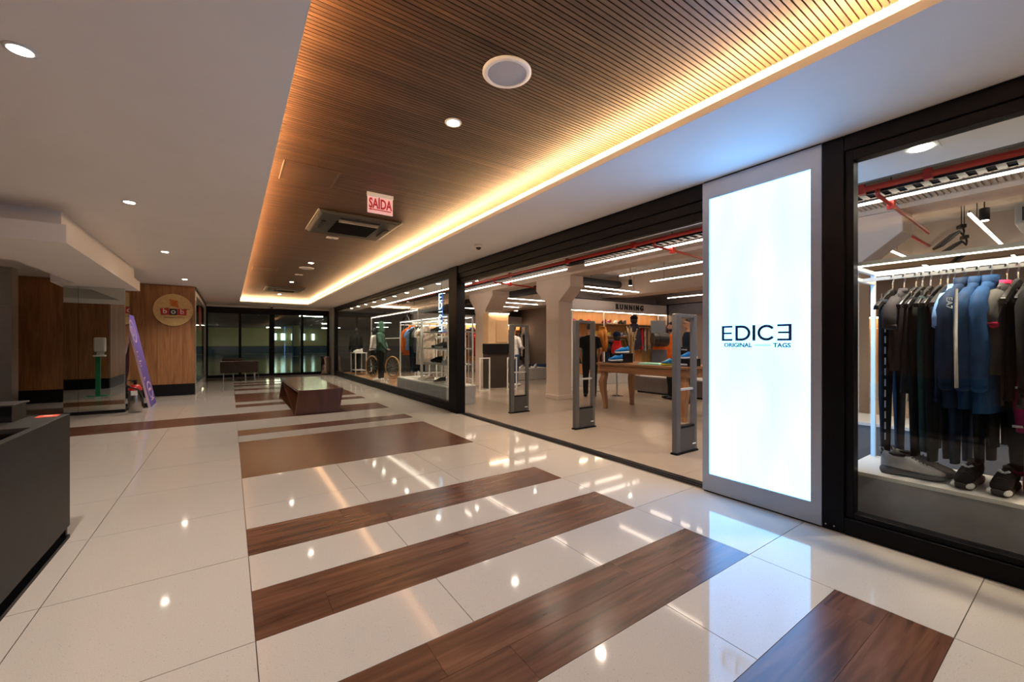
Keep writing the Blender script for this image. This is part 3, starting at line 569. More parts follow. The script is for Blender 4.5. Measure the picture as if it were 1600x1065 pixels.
def hanger(label, loc, rz, m=None, hook=None, group=None, w_=.21, parts=True, hookm=None):
    """broad-shouldered hanger, hook at the top; origin on the rail"""
    m = m or mat('hanger_black', (.018, .016, .016), .25); key = (m.name, w_)
    if key not in _hk:
        b1 = MB().tube([(-.02, 0, .008), (-.012, 0, .024), (.006, 0, .028), (.020, 0, .014), (.018, 0, -.010), (.004, 0, -.034), (0, 0, -.078)], .005, 6).mesh('hook')
        rr = []
        for u in (-1, -.85, -.5, -.15, 0, .15, .5, .85, 1):
            zc = -.098-.125*abs(u)**1.25; h_ = .026*(1-.40*abs(u)); y_ = .019 if abs(u) > .8 else .013
            rr.append([(u*w_, -y_, zc-h_), (u*w_, y_, zc-h_), (u*w_, y_*.7, zc+h_), (u*w_, -y_*.7, zc+h_)])
        b2 = MB().loft(rr).mesh('shoulder'); b1.materials.append(hookm or CHROME); b2.materials.append(m); _hk[key] = (b1, b2)
    t = thing('clothes_hanger', label, 'hanger', loc, rz, group); link('hook', _hk[key][0], t); link('shoulder', _hk[key][1], t, bevel=.004); return t
def fold_ring(w_, d_, z, x0=0, n=24, amp=.0, k=5, ph=0):
    out = []
    for i in range(n):
        a = 2*PI*i/n; c, s_ = math.cos(a), math.sin(a); f = 1+amp*math.sin(k*a+ph)
        out.append((x0+w_*f*math.copysign(abs(c)**.75, c), d_*f*math.copysign(abs(s_)**.75, s_), z))
    return out
def garment(kind, label, loc, rz, m, length, group=None, w_=.21, d_=.035, trim=None, sleeve=.5, ph=0, name=None, cat=None, extra=None):
    """top, jacket or trousers hanging from (0,0,0), shoulders at z about -.1"""
    t = thing(name or {'top': 'hanging_shirt', 'jacket': 'hanging_jacket', 'pants': 'hanging_trousers', 'tank': 'hanging_tank_top'}[kind], label, cat or {'top': 'shirt', 'jacket': 'jacket', 'pants': 'trousers', 'tank': 'tank top'}[kind], loc, rz, group)
    if kind == 'pants':
        top = -.17; rs = []
        for s_ in (-1, 1):
            rr = [fold_ring(w_*.45, d_, top-.02, s_*w_*.32, amp=.0), fold_ring(w_*.46, d_*1.1, top-.12, s_*w_*.33), fold_ring(w_*.40, d_*1.1, top-length*.35, s_*w_*.40, amp=.05, k=4, ph=ph),
                  fold_ring(w_*.32, d_*.95, top-length*.62, s_*w_*.44, amp=.06, k=5, ph=ph+1), fold_ring(w_*.24, d_*.8, top-length*.9, s_*w_*.44, amp=.06, k=4, ph=ph), fold_ring(w_*.22, d_*.75, top-length, s_*w_*.44)]
            MB().loft(rr).build('trouser_leg', m, t, smooth=True)
        MB().loft([fold_ring(w_*.80, d_*1.05, top+.015), fold_ring(w_*.80, d_*1.1, top-.035)]).build('waistband', trim or m, t, smooth=True)
        for s_ in (-1, 1): MB().tube([(s_*w_*.62, 0, top+.02), (s_*w_*.62, 0, top+.06)], .008, 6).build('hanger_clip', CHROME, t)
    elif kind == 'tank':
        sh = -.21; MB().loft([fold_ring(w_*.62, d_*.8, sh), fold_ring(w_*.66, d_, sh-.06), fold_ring(w_*.72, d_*1.1, sh-length*.5, amp=.07, k=5, ph=ph), fold_ring(w_*.78, d_*1.1, sh-length, amp=.09, k=6, ph=ph+1)]).build('body', m, t, smooth=True)
        for s_ in (-1, 1): MB().tube([(s_*w_*.42, -d_*.6, sh-.01), (s_*w_*.48, 0, -.122), (s_*w_*.42, d_*.6, sh-.01)], .008, 6).build('strap', trim or m, t)
        MB().loft([fold_ring(w_*.785, d_*1.14, sh-length+.02, amp=.09, k=6, ph=ph+1), fold_ring(w_*.785, d_*1.14, sh-length-.003, amp=.09, k=6, ph=ph+1)], caps=False).build('hem_band', trim or m, t, smooth=True)
    else:
        b = MB(); sh = -.115 if kind == 'top' else -.10; jw = w_*1.08 if kind == 'jacket' else w_; jd = d_*(1.5 if kind == 'jacket' else 1)
        b.loft([fold_ring(jw*.30, jd*.8, sh+.03), fold_ring(jw*.55, jd*.85, sh-.02), fold_ring(jw*.90, jd*.9, sh-.095), fold_ring(jw*.92, jd*1.1, sh-.16, amp=.06, k=4, ph=ph), fold_ring(jw*.90, jd*1.15, sh-length*.5, amp=.12, k=7, ph=ph+1), fold_ring(jw*.93, jd*1.2, sh-length*.8, amp=.14, k=7, ph=ph), fold_ring(jw*.98, jd*1.15, sh-length, amp=.09, k=6, ph=ph)])
        b.build('body', m, t, smooth=True)
        for s_ in (-1, 1):
            x0 = s_*jw*.93
            if kind == 'jacket': pts = [(s_*jw*.55, 0, sh-.03), (x0*.92, 0, sh-.095), (x0+s_*.012, -.004, sh-.16), (x0+s_*.03, -.010, sh-.30), (x0+s_*.022, -.016, sh-.42), (x0+s_*.035, -.014, sh-.55), (x0+s_*.02, -.012, sh-.66)]; rr = [.030, .044, .050, .046, .050, .042, .036]
            else: pts = [(s_*jw*.6, 0, sh-.045), (x0*.97, 0, sh-.115), (x0+s_*.025, -.004, sh-.19), (x0+s_*.03, -.006, sh-.25)]; rr = [.035, .042, .040, .038]
            sl = MB().tube(pts, rr, 10).build('sleeve', m, t, smooth=True)
            MB().tube([pts[-2][:2]+(pts[-1][2]+.02,), pts[-1][:2]+(pts[-1][2]-.004,)] if kind == 'jacket' else [Vector(pts[-1])+Vector((-s_*.006, 0, .016)), Vector(pts[-1])+Vector((s_*.002, 0, -.004))], [rr[-1]*1.06, rr[-1]*1.06], 10).build('cuff', trim or m, sl, smooth=True)
        rc = jw*.30
        MB().loft([fold_ring(rc*1.15, jd*.95, sh+.015), fold_ring(rc*1.0, jd*.95, sh+(.065 if kind == 'jacket' else .04)), fold_ring(rc*.8, jd*.7, sh+(.06 if kind == 'jacket' else .035))], caps=False).build('collar', trim or m, t, smooth=True)
        if kind == 'jacket': MB().box(-.004, .004, -jd*1.35, -jd*.8, sh-length*.95, sh).build('zip', mat('zip', (.1, .1, .11), .4, metal=.6), t)
    return t
CAPS = {}
def cap(label, loc, rz, m, group=None):
    t = thing('cap', label, 'cap', loc, rz, group)
    MB().lathe([(.085, 0), (.092, .02), (.085, .06), (.06, .095), (.025, .112), (.004, .116)], n=16).build('crown', m, t, smooth=True)
    MB().loft([[(.075*math.cos(a), .06+.10*math.sin(a)*(1), z-.02*abs(math.cos(a))) for a in [PI*i/8 for i in range(9)]] for z in (.008, .014)]).build('peak', m, t, smooth=True)
    MB().ball((0, 0, .117), .008, 8, 5).build('button', m, t); return t
def remesh(mb, name, voxel, m, parent, smooth_it=4):
    me = mb.mesh(name); o = bpy.data.objects.new(name, me); COL.objects.link(o)
    r = o.modifiers.new('r', 'REMESH'); r.mode = 'VOXEL'; r.voxel_size = voxel
    s = o.modifiers.new('s', 'SMOOTH'); s.iterations = smooth_it; s.factor = .5
    bpy.context.view_layer.update()
    out = bpy.data.meshes.new_from_object(o.evaluated_get(bpy.context.evaluated_depsgraph_get())); bpy.data.objects.remove(o)
    out.materials.clear(); out.materials.append(m); return link(name, out, parent, smooth=True)
def hand(b, w, d, side, back):
    """palm and five fingers from wrist w along d; side = thumb direction"""
    w, d, side = Vector(w), Vector(d).normalized(), Vector(side).normalized(); n_ = d.cross(side)
    p = w+d*.075
    b.loft([[w+side*(a*.026)+n_*(c*.016) for a, c in ((-1,-1),(1,-1),(1,1),(-1,1))], [w+d*.04+side*(a*.040)+n_*(c*.016) for a, c in ((-1,-1),(1,-1),(1,1),(-1,1))], [p+side*(a*.040)+n_*(c*.013) for a, c in ((-1,-1),(1,-1),(1,1),(-1,1))]])
    for i, L_ in enumerate((.062, .074, .078, .068)):
        s0 = p+side*(-.033+.022*i); cv = Vector(back)
        b.tube([s0-d*.015, s0+d*L_*.45+cv*.006, s0+d*L_*.75+cv*.018, s0+d*L_*.9+cv*.034], [.0100, .0095, .009, .007], 7)
    b.tube([w+d*.025+side*.03, w+d*.05+side*.058+Vector(back)*.008, w+d*.085+side*.062+Vector(back)*.02], [.013, .011, .009], 7)
def figure(t, h=1.75, skin=None, top=None, legs=None, shoes=None, hair=None, sleeves='short', arms=None, beard=False, female=False, headless=False, hood=None, hem=.92, voxel=.011, long_hair=False):
    """standing person facing -y with bare-skin body mesh and clothing meshes around it"""
    k = h/1.78; V = lambda x, y, z: (x*k, y*k, z*k)
    A = arms or {-1: ((-.235, .0, 1.16), (-.25, -.06, .90)), 1: ((.235, .0, 1.16), (.25, -.06, .90))}
    b = MB()
    b.loft([[V(.155*a*sc, .10*c*sc2, z) for a, c in [(math.cos(2*PI*i/14), math.sin(2*PI*i/14)) for i in range(14)]] for z, sc, sc2 in ((.86, 1.0, 1.0), (.98, 1.06, 1.08), (1.10, .90, .95), (1.25, 1.0, 1.08), (1.38, 1.10, 1.1), (1.46, .95, .85), (1.50, .45, .6))])
    b.tube([V(0, .01, 1.44), V(0, .0, 1.60)], [.062*k, .055*k], 10)
    b.ball(V(0, -.005, 1.675), (.074*k, .092*k, .112*k), 16, 12); b.ball(V(0, -.03, 1.615), (.056*k, .066*k, .055*k), 12, 8)
    b.tube([V(0, -.088, 1.695), V(0, -.112, 1.655), V(0, -.090, 1.645)], [.009*k, .015*k, .012*k], 8)
    for s_ in (-1, 1):
        b.ball(V(s_*.076, .005, 1.665), (.012*k, .022*k, .032*k), 8, 6)
        b.ball(V(s_*.032, -.074, 1.70), (.022*k, .02*k, .010*k), 8, 6)
        el, wr = A[s_]; b.tube([V(s_*.155, 0, 1.43), V(s_*.19, 0, 1.40), V(s_*.205, 0, 1.33), V(*el), tuple((Vector(V(*el))*.5+Vector(V(*wr))*.5)), V(*wr)], [.05*k, .054*k, .050*k, .041*k, .040*k, .028*k], 10)
        d = Vector(wr)-Vector(el); fw = Vector((0, -1, 0)); sd = (fw-d.normalized()*fw.dot(d.normalized()))
        if sd.length < .2: sd = Vector((-s_, 0, .2))
        hand(b, V(*wr), d, sd, Vector((-s_, 0, 0)) if abs(d.normalized().x) < .8 else Vector((0, -1, 0)))
        b.tube([V(s_*.085, 0, .92), V(s_*.095, .005, .75), V(s_*.10, -.005, .50), V(s_*.10, .02, .32), V(s_*.10, .015, .09)], [.095*k, .082*k, .055*k, .055*k, .038*k], 10)
        b.tube([V(s_*.10, .03, .05), V(s_*.105, -.06, .035), V(s_*.11, -.15, .03)], [.042*k, .04*k, .03*k], 8)
    remesh(b, 'body', voxel, skin, t, 3)
    # eyes, mouth
    if not headless:
        for s_ in (-1, 1): MB().ball(V(s_*.030, -.086, 1.683), (.013*k, .008*k, .008*k), 8, 6).build('eye', mat('eye_dark', (.03, .02, .015), .2), t)
        MB().ball(V(0, -.094, 1.622), (.024*k, .008*k, .006*k), 8, 6).build('mouth', mat('lips', (.32, .10, .08), .5), t)
    e = .014
    b = MB()
    b.loft([[V((.155+e)*a*sc, (.10+e)*c*sc2, z) for a, c in [(math.cos(2*PI*i/16), math.sin(2*PI*i/16)) for i in range(16)]] for z, sc, sc2 in ((hem-.06, 1.08, 1.12), (hem, 1.10, 1.14), (1.10, 1.0, 1.06), (1.25, 1.05, 1.12), (1.38, 1.12, 1.14), (1.46, .95, .9), (1.505, .52, .72))])
    for s_ in (-1, 1):
        el, wr = Vector(V(*A[s_][0])), Vector(V(*A[s_][1])); P0 = [V(s_*.14, 0, 1.43), V(s_*.19, 0, 1.40), V(s_*.205, 0, 1.33)]; sh = Vector(P0[2])
        if sleeves == 'short': b.tube(P0+[tuple(sh.lerp(el, .75))], [.06*k, .068*k, .066*k, .064*k], 12)
        else: b.tube(P0+[tuple(el), tuple(el.lerp(wr, .5)), tuple(el.lerp(wr, .97))], [.062*k, .07*k, .066*k, .056*k, .052*k, .042*k], 12)
    remesh(b, 'hoodie' if hood else 'shirt', .016, top, t, 4)
    if hood:
        MB().loft([[V(.108*sc*math.cos(2*PI*i/18), .01+oy+.125*sc2*math.sin(2*PI*i/18), z) for i in range(18)] for z, sc, sc2, oy in ((1.46, 1.15, .95, 0), (1.53, .95, .95, 0), (1.62, .88, .95, .0), (1.72, .86, .98, .01), (1.79, .65, .75, .02), (1.82, .25, .3, .03))]).build('hood', top, t, smooth=True)
    b = MB()
    b.loft([[V((.155+e)*a*sc, (.10+e)*c*sc2, z) for a, c in [(math.cos(2*PI*i/16), math.sin(2*PI*i/16)) for i in range(16)]] for z, sc, sc2 in ((.80, 1.0, 1.0), (.90, 1.05, 1.06), (1.02, 1.02, 1.04))])
    for s_ in (-1, 1): b.tube([V(s_*.085, 0, .92), V(s_*.095, .005, .75), V(s_*.10, -.005, .50), V(s_*.10, .02, .32), V(s_*.10, .015, .07)], [.105*k, .096*k, .074*k, .070*k, .062*k], 12)
    remesh(b, 'trousers', .016, legs, t, 4)
    for s_ in (-1, 1):
        MB().loft([[V(s_*.105+w_*math.cos(2*PI*i/12), y, .045+hh_*math.sin(2*PI*i/12)) for i in range(12)] for y, w_, hh_ in ((.09, .03, .03), (.07, .048, .045), (-.02, .05, .045), (-.12, .052, .036), (-.18, .042, .026), (-.2, .02, .015))]).build('shoe', shoes, t, smooth=True)
    if hair:
        b = MB(); b.loft([[V(.083*sc*math.cos(2*PI*i/16), .012+oy+.098*sc2*math.sin(2*PI*i/16), z) for i in range(16)] for z, sc, sc2, oy in ((1.64, .9, .55, .045), (1.68, 1.0, .75, .035), (1.73, 1.0, .98, .006), (1.77, .82, .9, 0), (1.80, .4, .5, 0))])
        if long_hair: b.loft([[V(.085*math.cos(2*PI*i/12)*sc, .06+.045*math.sin(2*PI*i/12), z) for i in range(12)] for z, sc in ((1.42, .7), (1.55, 1), (1.72, .9))])
        b.build('hair', hair, t, smooth=True)
        if beard: MB().loft([[V(.062*sc*math.cos(a), -.030-.062*sc*math.sin(a), z) for a in [PI*i/10 for i in range(11)]] for z, sc in ((1.555, .5), (1.575, .95), (1.605, 1.06), (1.632, 1.04))], closed=True).build('beard', hair, t, smooth=True)
    return t
def rack(label, loc, W, D, H, posts=.014, rail_drop=.085, shelves=(), group=None, lit=True, rz=0, hang=True, name='display_rack', cat='rack', shelf_m=None):
    """white tube frame W along local x, D along local y (depth), H tall"""
    t = thing(name, label, cat, loc, rz, group); p = posts
    for x_ in (0, W):
        for y_ in (0, D): MB().box(x_-p, x_+p, y_-p, y_+p, 0, H).build('post', WMET, t)
    for y_ in (0, D):
        MB().box(p, W-p, y_-p, y_+p, H-2*p, H).build('top_bar', WMET, t)
        if lit: MB().box(p, W-p, y_-.006, y_+.006, H-2*p-.008, H-2*p).build('led_strip', RACKLED, t)
    for x_ in (0, W): MB().box(x_-p, x_+p, p, D-p, H-2*p, H).build('side_bar', WMET, t)
    if hang:
        MB().box(p, W-p, D/2-.012, D/2+.012, H-rail_drop-.024, H-rail_drop).build('hanging_rail', WMET, t)
        for x_ in (0, W): MB().box(x_-.012, x_+.012, p, D-p, H-rail_drop-.024, H-rail_drop).build('rail_arm', WMET, t)
    for z in shelves: MB().box(p, W-p, p, D-p, z-.03, z).build('shelf', shelf_m or LGREY, t)
    return t
# ================================================================== SHOP: GATES, LIGHT TUBES, PIPES
for i, y in enumerate((2.94, 4.68, 6.45)):
    t = thing('security_gate', 'grey anti-theft gate at the shop entrance, %s from the lit sign' % ORD[i], 'security gate', (4.40, y, 0), 0, 'anti-theft gates at the entrance')
    MB().box(0, .085, -.035, .035, .02, 1.70).build('post', GREYM, t, bevel=.01); MB().box(.375, .43, -.035, .035, .02, 1.70).build('post', GREYM, t, bevel=.01)
    MB().box(.085, .375, -.03, .03, 1.655, 1.70).build('top_bar', GREYM, t, bevel=.006)
    MB().box(.085, .375, -.012, .012, .765, .79).build('cross_bar', LGREY, t)
    bp_ = MB().box(.085, .375, -.032, .032, .02, .31).build('base_panel', mat('gate_panel', (.055, .052, .05), .4), t, bevel=.006)
    MB().box(.085, .375, -.033, .033, .31, .335).build('panel_cap', BLACK, bp_)
    MB().box(-.01, .44, -.045, .045, 0, .02).build('foot', BLACK, t)
    MB().box(.33, .40, -.037, -.033, .09, .105).build('maker_mark', WMET, bp_)
    MB().box(.424, .436, -.02, .02, .03, 1.68).build('edge_light', CHROME, t)
def tube_light(label, x0, y0, x1, y1, z=2.9, r=.014, group='linear lights of the shop'):
    t = thing('linear_light', label, 'ceiling light', ((x0+x1)/2, (y0+y1)/2, z), 0, group); dx, dy = abs(x1-x0)/2, abs(y1-y0)/2
    ax = dx > dy; e = (dx, r) if ax else (r, dy)
    MB().box(-e[0], e[0], -e[1], e[1], -.016, .006).build('diffuser', TUBE, t)
    MB().box(-e[0] if ax else -e[0]*.5, e[0] if ax else e[0]*.5, -e[1]*.5 if ax else -e[1], e[1]*.5 if ax else e[1], .006, .032).build('housing', DARKC, t)
    for s_ in (-.8, .8):
        p_ = (s_*dx, 0) if ax else (0, s_*dy); MB().tube([(*p_, .05), (*p_, 3.5-z)], .004, 5).build('suspension_wire', BASEB, t)
TL = [(5.83, 6.43, 5.83, 11.3, 'long linear light over the entrance aisle, far length'), (5.83, -2.2, 5.83, 5.88, 'long linear light over the entrance aisle, near length'),
      (7.43, 1.9, 7.43, 6.37, 'linear light running above the wooden table'), (8.73, 2.6, 8.73, 6.5, 'linear light running above the two talking men'), (12.5, 5.2, 12.5, 8.6, 'short linear light close to the back wall'),
      (8.03, 8.1, 10.3, 8.1, 'crosswise linear light just before the running sign'), (8.3, 8.75, 10.3, 8.75, 'crosswise linear light nearest above the running sign'),
      (7.2, 11.8, 9.9, 11.8, 'crosswise linear light behind the middle column, nearest of four'), (7.6, 13.1, 10.3, 13.1, 'crosswise linear light behind the middle column, second of four'), (8.3, 14.6, 11, 14.6, 'crosswise linear light behind the middle column, third of four'), (8.6, 16.2, 11.5, 16.2, 'crosswise linear light behind the middle column, furthest of four'),
      (4.9, 17.3, 8.0, 17.3, 'crosswise linear light at the far end wall'), (9.1, 2.04, 13.2, 2.04, 'crosswise linear light seen above the rack, left of two'), (7.3, .92, 12.4, .92, 'crosswise linear light seen above the rack, right of two'),
      (4.75, 8.6, 4.75, 16.8, 'linear light above the long shop window display')]
for a in TL: tube_light(a[4], *a[:4], z=2.9 if a[0] != 4.75 else 2.78)
def pipe(label, runs, r, m, name='sprinkler_pipe', cat='pipe', hang=()):
    t = thing(name, label, cat, runs[0][0])
    o = Vector(runs[0][0])
    for pts in runs: MB().tube([Vector(p_)-o for p_ in pts], r, 8).build('pipe_run', m, t, smooth=True)
    for p_ in hang:
        q_ = Vector(p_)-o; MB().box(q_.x-.035, q_.x+.035, q_.y-.03, q_.y+.03, q_.z-.05, q_.z+.05).build('coupling', m, t); MB().tube([q_, (q_.x, q_.y, 3.5-o.z)], .006, 5).build('hanger_rod', BASEB, t)
    return t
pipe('red sprinkler pipe running along the shop front', [[(5.46, -3.4, 2.95), (5.46, 18.3, 2.95)]], .032, RED, hang=[(5.46, y, 2.95) for y in (.95, 1.45, 4.4, 6.0, 8.0, 10.5)])
for lab, y in (('red sprinkler branch dropping beside the clothes rack', 1.32), ('red sprinkler branch dropping near the wooden table', 4.0), ('red sprinkler branch close to the middle column', 8.7)):
    pipe(lab, [[(5.46, y, 2.92), (5.46, y, 2.86)], [(5.46, y, 2.86), (5.95, y, 2.855), (7.6, y, 2.80)]], .02, RED, hang=[(5.93, y, 2.855)])
pipe('red pipe crossing below the concrete slab, upper', [[(7.0, 2.6, 3.28), (13.3, 2.6, 3.28)]], .025, RED); pipe('red pipe crossing below the concrete slab, lower', [[(7.0, 1.8, 3.1), (13.3, 1.8, 3.1)]], .022, RED)
for i, (x_, z_) in enumerate(((5.12, 3.02), (5.24, 2.97))): pipe('grey conduit along the soffit, %s of two' % ('inner', 'outer')[i], [[(x_, -3.4, z_), (x_, 18.3, z_)]], .025, mat('conduit', (.14, .13, .11), .5), 'conduit', 'conduit')
ctr = thing('cable_tray', 'black perforated cable tray beside the red pipe', 'cable tray', (5.675, 0, 2.925)); ctr.scale = (.72, 1, .9)
MB().box(-.13, -.115, -3.4, 18.3, 0, .07).build('side_rail', BLACK, ctr); MB().box(.115, .13, -3.4, 18.3, 0, .07).build('side_rail', BLACK, ctr)
rg = MB().box(-.115, .115, -.03, .03, 0, .01).mesh('rung'); rg.materials.append(BLACK)
for i in range(110): link('rung', rg, ctr, loc=(0, -.8+i*.12, 0))
for i in range(5): MB().tube([(-.08+i*.04, -3.3, .025), (-.08+i*.04, 18.2, .025)], .012, 6).build('cable', RUBBER, ctr)
for i, (x_, y_, rz, ty) in enumerate(((8.6, 1.16, .5, .8), (9.5, 1.25, .5, .9), (10.6, 1.32, .5, .8))):
    t = thing('flood_spotlight', 'black rectangular spotlight beside the ceiling tube, %s from the window' % ORD[i], 'spotlight', (x_, y_, 2.98), rz, 'rectangular spotlights')
    MB().box(-.13, .13, -.02, .02, -.36, -.08).xf(Matrix.Rotation(ty, 4, 'X')).build('lamp_head', BASEB, t, bevel=.008); MB().tube([(-.05, 0, 0), (-.07, 0, -.06), (0, -.02, -.1), (.05, 0, -.03)], .012, 6).build('arm', BASEB, t); MB().box(-.06, .06, -.03, .03, 0, .05).build('mount', BASEB, t)
    MB().tube([(0, 0, .05), (0, 0, .52)], .006, 5).build('drop_rod', BASEB, t)
au = thing('shop_air_unit', 'grey ducted air unit with black grille below the shop slab', 'air conditioner', (10.0, .35, 3.08)); MB().box(-.5, .5, -.4, .4, 0, .3).build('casing', LGREY, au, bevel=.02); MB().box(-.502, -.495, -.33, .33, .05, .25).build('grille', BASEB, au)
for k in range(14): MB().box(-.508, -.500, -.32+k*.048, -.31+k*.048, .05, .25).build('grille_bar', LGREY, au)
MB().tube([(0, 0, .3), (0, 0, .42)], .01).build('rod', BASEB, au)
for i, (a_, b_, r_) in enumerate((((7.75, 6.9, 3.25), (7.75, 17.8, 3.25), .13), ((8.0, 8.95, 3.22), (13.2, 8.95, 3.22), .12), ((9.4, 10.2, 3.3), (9.4, 17.8, 3.3), .14), ((11.9, 4.5, 3.3), (11.9, 9.0, 3.3), .12))):
    pipe('black round air duct under the slab, %s of four from the column' % ORD[i], [[a_, b_]], r_, mat('duct_black', (.02, .02, .022), .5), 'air_duct', 'duct')
# added fill lamps: spots put in to brighten the sales floor
for i, (x_, y_) in enumerate([(7.0, 4.9), (9.3, 7.6), (11.6, 7.4), (7.3, 9.4), (8.4, 13.5), (5.3, 9.3), (5.3, 13.0), (9.5, 4.2), (5.25, 1.9), (8.2, .9), (4.9, 16.6), (11.5, 3.0), (5.2, -.6), (7.7, 2.9), (11.3, .6)]):
    t = thing('fill_spot', 'small black added fill spot over the sales floor, %s counted from the table' % ORD[i], 'spotlight', (x_, y_, 3.12), 0, 'added fill spots of the sales floor')
    MB().lathe([(.045, -.16), (.05, -.15), (.05, 0), (.03, .01)], n=16).build('lamp_can', BASEB, t, smooth=True); MB().lathe([(.04, -.163), (.04, -.158)], n=16).build('lamp_disc', LAMP, t); MB().tube([(0, 0, .01), (0, 0, .38)], .008, 6).build('stem', BASEB, t)
    spot('lamp_light', t, (0, 0, -.2), 135, WARM, 130, .9, .06)
# ================================================================== WOODEN TABLE AND GOODS
tb = thing('display_table', 'long oak display table with curved legs behind the security gates', 'table', (6.78, 4.95, 0))
MB().box(-.55, .55, -1.02, 1.02, .90, .94).build('table_top', OAKY, tb, bevel=.008); MB().box(-.50, .50, -.97, .97, .76, .90).build('apron', OAKY, tb); MB().box(-.515, .515, -.985, .985, .755, .775).build('apron_moulding', OAKY, tb)
for sx in (-1, 1):
    for sy in (-1, 1):
        rr = [(.055, .0, .80), (.055, .0, .68), (.062, .025, .56), (.054, .02, .40), (.043, -.005, .22), (.036, -.02, .08), (.040, -.012, .0)]
        MB().loft([[(sx*(.43+o_)+a*r_, sy*(.90+o_)+c*r_, z) for a, c in ((-1,-1),(1,-1),(1,1),(-1,1))] for r_, o_, z in rr]).build('leg', OAKZ, tb, smooth=False, bevel=.008)
BLU = pal('bright_blue', (.02, .22, .60), .5); WSO = mat('white_sole', (.70, .70, .68), .5); BKC = pal('black', (.012, .012, .013)); NVY = pal('navy', (.012, .025, .065)); REDC = pal('red', (.55, .02, .02)); YEL = pal('yellow', (.65, .60, .05)); ORG = pal('orange', (.60, .12, .02)); WHT = pal('white', (.62, .60, .58)); GRY = pal('grey', (.13, .125, .13)); TEAL = pal('teal', (.02, .18, .16)); MUS = pal('mustard', (.45, .17, .03)); TAN = pal('tan', (.42, .27, .16)); MRN = pal('maroon', (.20, .012, .06)); PNK = pal('pink', (.70, .04, .12)); DTL = pal('dark_teal', (.018, .045, .05)); CHA = pal('charcoal', (.035, .032, .036)); BLJ = pal('blue_jacket', (.012, .042, .115), .7); BL2 = pal('blue_jacket_two', (.014, .055, .155), .7); MINT = pal('mint', (.32, .62, .50)); LBL = pal('light_blue', (.20, .36, .68)); CRM = pal('cream', (.60, .48, .40)); GHD = pal('green_hoodie', (.055, .11, .085)); DEN = pal('denim', (.03, .06, .13)); SKIN = mat('skin', (.44, .22, .14), .5, var=.05); SKIN2 = mat('skin_tan', (.36, .17, .10), .5, var=.05); HAIR = mat('hair', (.015, .010, .008), .5, var=.3, scale=40); MANN = mat('mannequin_black', (.02, .02, .022), .3)
st_ = thing('shoe_stand', 'small black shoe display stand at the left table corner', 'display stand', (6.55, 5.66, .94)); MB().box(-.12, .26, -.16, .18, 0, .03).build('base', BASEB, st_); MB().box(.0, .26, -.16, .18, .03, .19).build('riser', BASEB, st_); MB().box(-.235, -.225, -.14, .2, -.07, .01).box(-.235, -.12, -.14, .2, .0, .012).build('hanging_card', BASEB, st_); MB().box(-.238, -.235, -.11, .14, -.05, -.02).build('card_print', WSO, st_)
shoe('bright blue trainer on the lower step of the black shoe stand', (6.45, 5.64, .97), .97, BLU, WSO, WSO, 'blue trainers on the stand'); shoe('bright blue trainer on the upper step of the black shoe stand', (6.66, 5.66, 1.13), .97, BLU, WSO, WSO, 'blue trainers on the stand')
gv = thing('dried_grass', 'bundle of tall dried grasses standing on the oak table', 'dried grass', (7.02, 5.72, .94)); STR = [mat('straw%d' % i, c, .8) for i, c in enumerate(((.34, .22, .10), (.22, .13, .06), (.45, .32, .17)))]
for k in range(44):
    a = 2*PI*random.random(); r0 = .05*random.random(); r1 = r0+.01+.09*random.random(); h_ = .45+.32*random.random()
    MB().tube([(r0*math.cos(a), r0*math.sin(a), 0), (r0*1.4*math.cos(a), r0*1.4*math.sin(a), h_*.55), (r1*math.cos(a), r1*math.sin(a), h_), (r1*1.25*math.cos(a+.2), r1*1.25*math.sin(a+.2), h_*.98)], [.004, .006, .011, .003], 5).build('stalk', STR[k % 3], gv)
gl = thing('glass_vase', 'clear square glass vase beside the dried grasses', 'vase', (7.2, 5.42, .94)); MB().box(-.1, .1, -.1, .1, 0, .015).box(-.1, -.09, -.1, .1, .015, .36).box(.09, .1, -.1, .1, .015, .36).box(-.09, .09, -.1, -.09, .015, .36).box(-.09, .09, .09, .1, .015, .36).build('vase_wall', GLASS, gl)
bd = thing('curved_board_display', 'upright grey board display with a thick black roller strapped on it', 'display', (7.12, 5.08, .94), -.55)
MB().loft([[(-.16+.02*q_, .02+dy_+.10*q_, z_) for dy_ in (-.012, .012) for _ in (0,)]+[(.16-.0*q_, .02+dy_+.10*q_, z_) for dy_ in (.012, -.012) for _ in (0,)] for q_, z_ in ((0, 0), (.25, .2), (.6, .45), (.9, .7), (1.0, .86))]).build('board', mat('board_grey', (.085, .09, .10), .35), bd, bevel=.004)
MB().prism([(-.155, .27), (.15, .27), (.15, .36), (-.155, .33)], 'y', -.02, .0).build('orange_band', ORG, bd)
MB().tube([(-.19, -.10, .47), (.10, -.10, .47)], .135, 24).build('roller', mat('roller_black', (.012, .012, .013), .3), bd, smooth=False); MB().tube([(-.1, -.10, .47), (-.08, -.10, .47)], .138, 24).build('strap', BASEB, bd)
mp_ = thing('mint_folder', 'mint green folded cloth on the oak table', 'cloth', (6.52, 4.82, .94), .2); MB().box(-.16, .16, -.21, .21, 0, .018).build('fold', MINT, mp_, bevel=.006); MB().box(-.15, .12, -.19, .2, .018, .03).build('fold', MINT, mp_, bevel=.005)
shoe('multicoloured trainer with yellow heel on the oak table', (6.52, 4.46, .94), 1.1, mat('shoe_multi', (.03, .25, .45), .5, var=.9, scale=18), YEL, WSO); 
nb = thing('shoe_box', 'black shoe box with white lettering at the right end of the table', 'box', (6.58, 4.12, .94)); MB().box(-.16, .16, -.13, .13, 0, .13).build('box_body', BASEB, nb, bevel=.003); MB().box(-.05, .16, .05, .13, .13, .33).build('upright_card', BASEB, nb)
